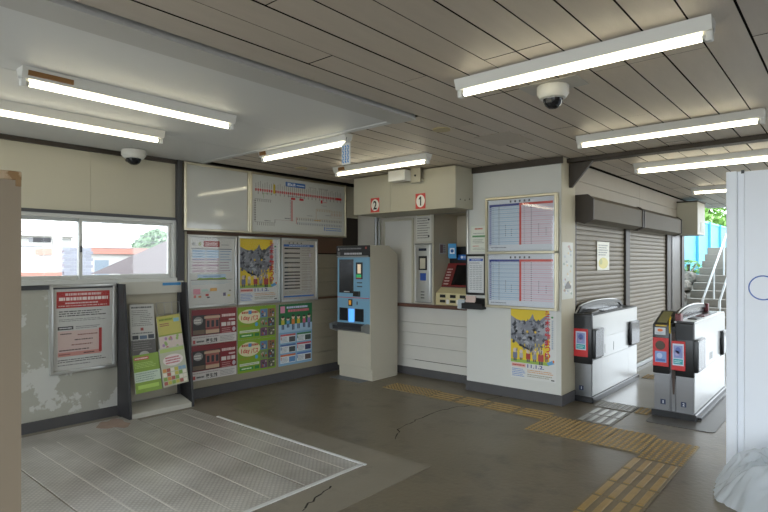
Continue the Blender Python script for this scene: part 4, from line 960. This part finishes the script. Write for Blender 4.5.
for x, z in ((.135, 1.62), (.135, 1.42), (.30, 1.95), (.135, 1.98)): G().cyl((x, -.022, z), (x, -.025, z), .012, 10).obj('rivet', M_hoard, ho)
# bundle of clear plastic sheeting on the floor
def plastic_mat():
    m = bpy.data.materials.new('clear_plastic_sheet'); m.use_nodes = True; N = m.node_tree.nodes; Lk = m.node_tree.links; p = N['Principled BSDF']
    p.inputs['Base Color'].default_value = (.90, .955, 1, 1); p.inputs['Roughness'].default_value = .12
    o = N['Material Output']; t = N.new('ShaderNodeBsdfTransparent'); tr = N.new('ShaderNodeBsdfTranslucent'); tr.inputs[0].default_value = (.90, .955, 1, 1)
    m0 = N.new('ShaderNodeMixShader'); m0.inputs[0].default_value = .45; Lk.new(p.outputs[0], m0.inputs[1]); Lk.new(tr.outputs[0], m0.inputs[2])
    mx = N.new('ShaderNodeMixShader'); mx.inputs[0].default_value = .68
    Lk.new(t.outputs[0], mx.inputs[1]); Lk.new(m0.outputs[0], mx.inputs[2]); Lk.new(mx.outputs[0], o.inputs[0])
    return m
from mathutils import noise
def blob(cx, cy, rx, ry, h, seed, tilt=0):
    b = bmesh.new(); bmesh.ops.create_icosphere(b, subdivisions=5, radius=1)
    for v in b.verts:
        d = v.co.copy(); k = 1+.18*noise.noise(d*1.7+Vector((seed, 0, 0)))+.10*abs(noise.noise(d*4+Vector((0, seed, 0))))-.06*abs(noise.noise(d*9+Vector((0, 0, seed))))
        z = max(d.z, -.15); v.co = Vector((cx+d.x*rx*k, cy+d.y*ry*k, max(.004, (z+.15)*h*k/1.15+d.x*tilt)))
    g = G(); g.b.free(); g.b = b; return g
M_plas = plastic_mat()
pb = thing('plastic_sheet_bundle', 'crumpled heap of translucent plastic sheeting at the foot of the hoarding', 'plastic sheet', (-.26, 4.36, 0))
def crumple(cx, cy, rx, ry, h, seed, n=70):
    """a draped sheet: a height field with a soft mound, long radiating folds and a ragged outline"""
    g = G(); grid = []
    for i in range(n+1):
        row = []
        for j in range(n+1):
            u, v = 2*i/n-1, 2*j/n-1
            k = max(abs(u), abs(v)); r = math.hypot(u, v) or 1e-6; x, y = u*k/r, v*k/r     # square to disc
            a = math.atan2(y, x); e = 1+.22*noise.noise(Vector((math.cos(a)*1.6+seed, math.sin(a)*1.6, 0)))+.06*noise.noise(Vector((math.cos(a)*6, math.sin(a)*6, seed)))
            q = k
            z = h*(1-q**3.6)*(1+.55*noise.noise(Vector((x*1.9+seed, y*1.9, 2))))
            d1 = x*.8+y*.6; d2 = x*.6-y*.8                      # long soft folds run along one slanting direction
            z += .055*noise.noise(Vector((d1*1.5+seed, d2*3.5, 0)))*(1-q**4)+.030*(1-3*abs(noise.noise(Vector((d1*2.6+d2, d2*6+seed, 3)))))*(1-q**6)+.012*noise.noise(Vector((d1*9, d2*14+seed, 5)))
            row.append(g.b.verts.new((cx+x*rx*e, cy+y*ry*e, max(.004, z+.004))))
        grid.append(row)
    for i in range(n):
        for j in range(n): g.b.faces.new([grid[i][j], grid[i+1][j], grid[i+1][j+1], grid[i][j+1]])
    return g
crumple(-.02, -.02, .52, .42, .24, 3.1, 110).obj('sheet_heap', M_plas, pb, smooth=50)
crumple(.27, .06, .42, .36, .40, 8.7, 110).obj('sheet_fold', M_plas, pb, smooth=50)
crumple(.12, .08, .40, .30, .30, 5.2, 90).obj('sheet_inner', M_plas, pb, smooth=50)

# ================================================================== OUTSIDE, BEYOND THE GATES
M_grd = mat('outside_ground', '#8d8a84', .85, var=.15, vs=2)
struct(G().box(-90, 60, -40, 90, -.4, -.125).obj('ground', M_grd))
M_stone = mat('weathered_stone', '#8a857c', .85, var=.2, vs=5, bump=.3, bs=20)
st = thing('stone_staircase', 'weathered stone steps with white handrails climbing away beyond the ticket gates', 'stairs', (-2.35, 12.6, -.12))
for k in range(12): G().box(-.55, 1.2, k*.32, 4.2, k*.17, (k+1)*.17, bev=.01).obj('step', M_stone, st)
M_rail = mat('white_handrail_paint', '#dfe3e4', .4)
for x in (-.02, .28):
    hr = G().tube([(x, .05, .75), (x, .1, .88), (x, 3.9, .88+3.8*.531), (x, 4.0, .9+3.9*.531)], .022, 10).obj('handrail', M_rail, st, smooth=40)
    for y in (.15, 1.3, 2.5, 3.7): G().cyl((x, y, .17*(int(y/.32)+1)), (x, y, .86+(y-.1)*.531), .018, 10).obj('post', M_rail, hr, smooth=40)
struct(G().box(-4.1, -3.42, 12.6, 32, -.12, 1.18, bev=.03).obj('wall_retaining', M_stone))
struct(G().prism([(12.6, -.12), (12.6, .05), (15.2, 1.05), (17, 1.15), (17, -.12)], 'x', -3.41, -2.91).obj('rubble_bank', M_stone))
rr = random.Random(21)
for k in range(6):
    a = .19+.015*(k % 3); y = 12.85+k*.46; z = .05+(y-12.6)*.385 if y < 15.2 else 1.06
    o = blob(0, 0, a*.95, a*.85, a*1.3, 3.3*k+1).obj('rock', M_stone, None, (-3.16, y, z+.01))
    tag(o, f'rough grey boulder, {["first","second","third","fourth","fifth","sixth"][k]} up the bank left of the stone steps', 'rock', 'boulders along the steps')
M_fence = mat('sky_blue_sheet', '#5fb6cc', .45, var=.1, vs=3)
fe = thing('sheet_fence', 'sky blue corrugated sheet fence on the wall behind the steps', 'fence', (-3.66, 13.2, 1.18))
for k in range(20):
    g = G()
    for j in range(8):
        y0 = k*.9+j*.1125; g.poly([(0, y0, .12), (.02, y0+.03, .12), (.02, y0+.03, 1.62), (0, y0, 1.62)]); g.poly([(.02, y0+.03, .12), (.02, y0+.085, .12), (.02, y0+.085, 1.62), (.02, y0+.03, 1.62)]); g.poly([(.02, y0+.085, .12), (0, y0+.1125, .12), (0, y0+.1125, 1.62), (.02, y0+.085, 1.62)])
    g.obj('fence_sheet', M_fence, fe)
    if k % 2 == 0: G().box(.03, .10, k*.9-.03, k*.9+.03, 0, 1.66).obj('post', mat('blue_post', '#4aa0c4', .45), fe)
G().box(-.02, .05, -.02, 18, 1.6, 1.66).obj('cap_rail', M_fence, fe)
def leaf_mat(name, c):
    return mat(name, c, .6, var=.25, vs=3)
def bush(label, x, y, z, rx, ry, rz, n, c, seed, ls=.12):
    t = thing('bush', label, 'bush', (x, y, z), 0, 'greenery outside the passage'); r = random.Random(seed); g = G()
    for k in range(n):
        a = r.uniform(0, 2*PI); u = r.uniform(-.6, 1); q = (1-u*u)**.5*r.uniform(.75, 1.05)
        c0 = Vector((rx*q*math.cos(a), ry*q*math.sin(a), rz*(u+.6)/1.6+.02)); d = Vector((r.gauss(0, 1), r.gauss(0, 1), r.gauss(0, 1))).normalized(); e = d.orthogonal().normalized()
        s_ = ls*r.uniform(.6, 1.3); f = d.cross(e)
        g.poly([c0-e*s_, c0+f*s_*.5, c0+e*s_, c0-f*s_*.5])
    o = g.obj('foliage', leaf_mat('leaf_'+c.lstrip('#'), c), t); o['kind'] = 'stuff'
    g = G()
    for k in range(4): a = k*1.6; g.tube([(0, 0, .0), (rx*.3*math.cos(a), ry*.3*math.sin(a), rz*.4), (rx*.5*math.cos(a), ry*.5*math.sin(a), rz*.75)], .03, 6)
    g.obj('stems', M_dbrown, t)
struct(G().prism([(-4.6, .9), (-4.6, 2.6), (-9, 6), (-14, 7), (-14, .9)], 'y', 12, 45).obj('hillside', mat('grassy_slope', '#6d8a4a', .9, var=.2, vs=2)))
bush('bright green bush above the near end of the blue fence', -4.7, 16.5, 2.2, .8, 1.5, 1.4, 1500, '#7fa348', 3)
bush('yellowish green bush above the middle of the blue fence', -4.9, 20.5, 2.2, .9, 2.0, 1.7, 1600, '#93b04e', 4)
bush('deep green bush above the far end of the blue fence', -5.0, 25.5, 2.3, 1.1, 2.6, 2.0, 1600, '#6f9a44', 5)
bush('low weedy green bush at the foot of the blue fence', -3.51, 17.0, 1.185, .03, 1.8, .4, 500, '#83a84c', 6, .03)

# ================================================================== OUTSIDE THE LEFT WINDOW
def house(name, label, loc, sx_, sy_, h, wallm, roofm, kind, rise=1.6, over=.5):
    t = thing(name, label, 'house', loc)
    G().box(-sx_, sx_, -sy_, sy_, 0, h).obj('wall', wallm, t)
    a, b = sx_+over, sy_+over
    g = G()
    if kind == 'hip':
        rl = max(b-a, .4); e = [(-a, -b, h), (a, -b, h), (a, b, h), (-a, b, h)]; r0, r1 = (0, -rl, h+rise), (0, rl, h+rise)
        g.poly([e[0], e[1], r0]).poly([e[1], e[2], r1, r0]).poly([e[2], e[3], r1]).poly([e[3], e[0], r0, r1]).poly(e[::-1])
        bmesh.ops.remove_doubles(g.b, verts=g.b.verts, dist=.001)
        ro = g.obj('roof', roofm, t)
    elif kind == 'flat':
        g.box(-a, a, -b, b, h, h+.25); ro = g.obj('roof', roofm, t)
    else:
        g.prism([(-a, h), (a, h), (0, h+rise)], 'y', -b, b); ro = g.obj('roof', roofm, t)
    return t
M_rf = mat('mauve_grey_tiles', '#544b4b', .8, var=.1, vs=4); M_hw = mat('pale_render', '#c9c8c4', .8, var=.05); M_sal = mat('salmon_trim', '#c08a7c', .8)
rh = house('tiled_roof_house', 'house with a mauve grey hipped tile roof at the right of the window view', (0, 0, -.13), 5.5, 7.5, 1.445, M_hw, M_rf, 'hip', 3.1)
rh.rotation_euler[2] = math.radians(-28)
_c = Matrix.Rotation(math.radians(-28), 3, 'Z') @ Vector((6.0, -8.0, 0)); rh.location = (-11.4-_c.x, 4.42-_c.y, -.13)
hw_ = house('white_house', 'white walled house with a salmon roof edge behind the tiled roof', (-24, 9.3, -.13), 2.5, 1.1, 1.98, M_hw, M_sal, 'flat', 1, .1)
for y in (-.8, .2): G().box(2.5, 2.53, y, y+.5, 1.2, 1.75).obj('window', mat('far_window', '#8d9aa6', .2), hw_)
house('far_house', 'distant pale house at the left of the window view', (-42, 9.5, -.13), 3, 4.5, 3.3, M_hw, mat('grey_roof', '#a09b96', .8), 'gable', 1.2)
bw = thing('block_wall', 'grey concrete block wall outside the window', 'wall', (-17.5, 5.98, -.13))
M_blk = mat('grey_block', '#9a9ca6', .85, var=.08, rnd=.08); bm_ = G().box(0, .2, .004, .196, .004, .095, bev=.004).mesh('block', M_blk)
for j in range(21):
    for k in range(4): link('block', bm_, bw, (0, k*.2+(.05 if j % 2 else 0)-.025, j*.1))
G().box(.008, .192, .03, .77, 0, 2.1).obj('mortar', mat('pale_mortar', '#b5b5b5', .9), bw)
lw = thing('low_house', 'low shed with a pinkish roof line below the utility pole', 'shed', (-17.5, 3.6, -.13))
G().box(-1, .3, -1.6, 2.1, 0, 1.27).obj('wall', M_hw, lw); G().box(-1.2, .5, -1.8, 2.25, 1.27, 1.39).obj('roof', M_sal, lw)
up = thing('utility_pole', 'pale utility pole with wires outside the window', 'pole', (-19.6, 6.6, -.13))
G().cyl((0, 0, 0), (0, 0, 9), .16, 12, 0, .11).obj('pole', M_hw, up); G().box(-.08, .08, -1, 1, 7.6, 7.75).obj('crossarm', M_hw, up)
G().box(-.2, .2, -.75, -.25, 2.3, 2.45).obj('pole_box', M_dgrey, up)
for z in (2.15, 2.4, 2.6, 2.9): G().tube([(0, -12+k*2, z+.012*(k-7)**2*.6) for k in range(16)], .010, 6).obj('wire', mat('grey_wire', '#6d7076', .6), up)
bush('pale round tree far behind the tiled roof', -46, 23.2, -.13, 2.0, 2.0, 4.3, 1800, '#7f9a78', 9, .35)
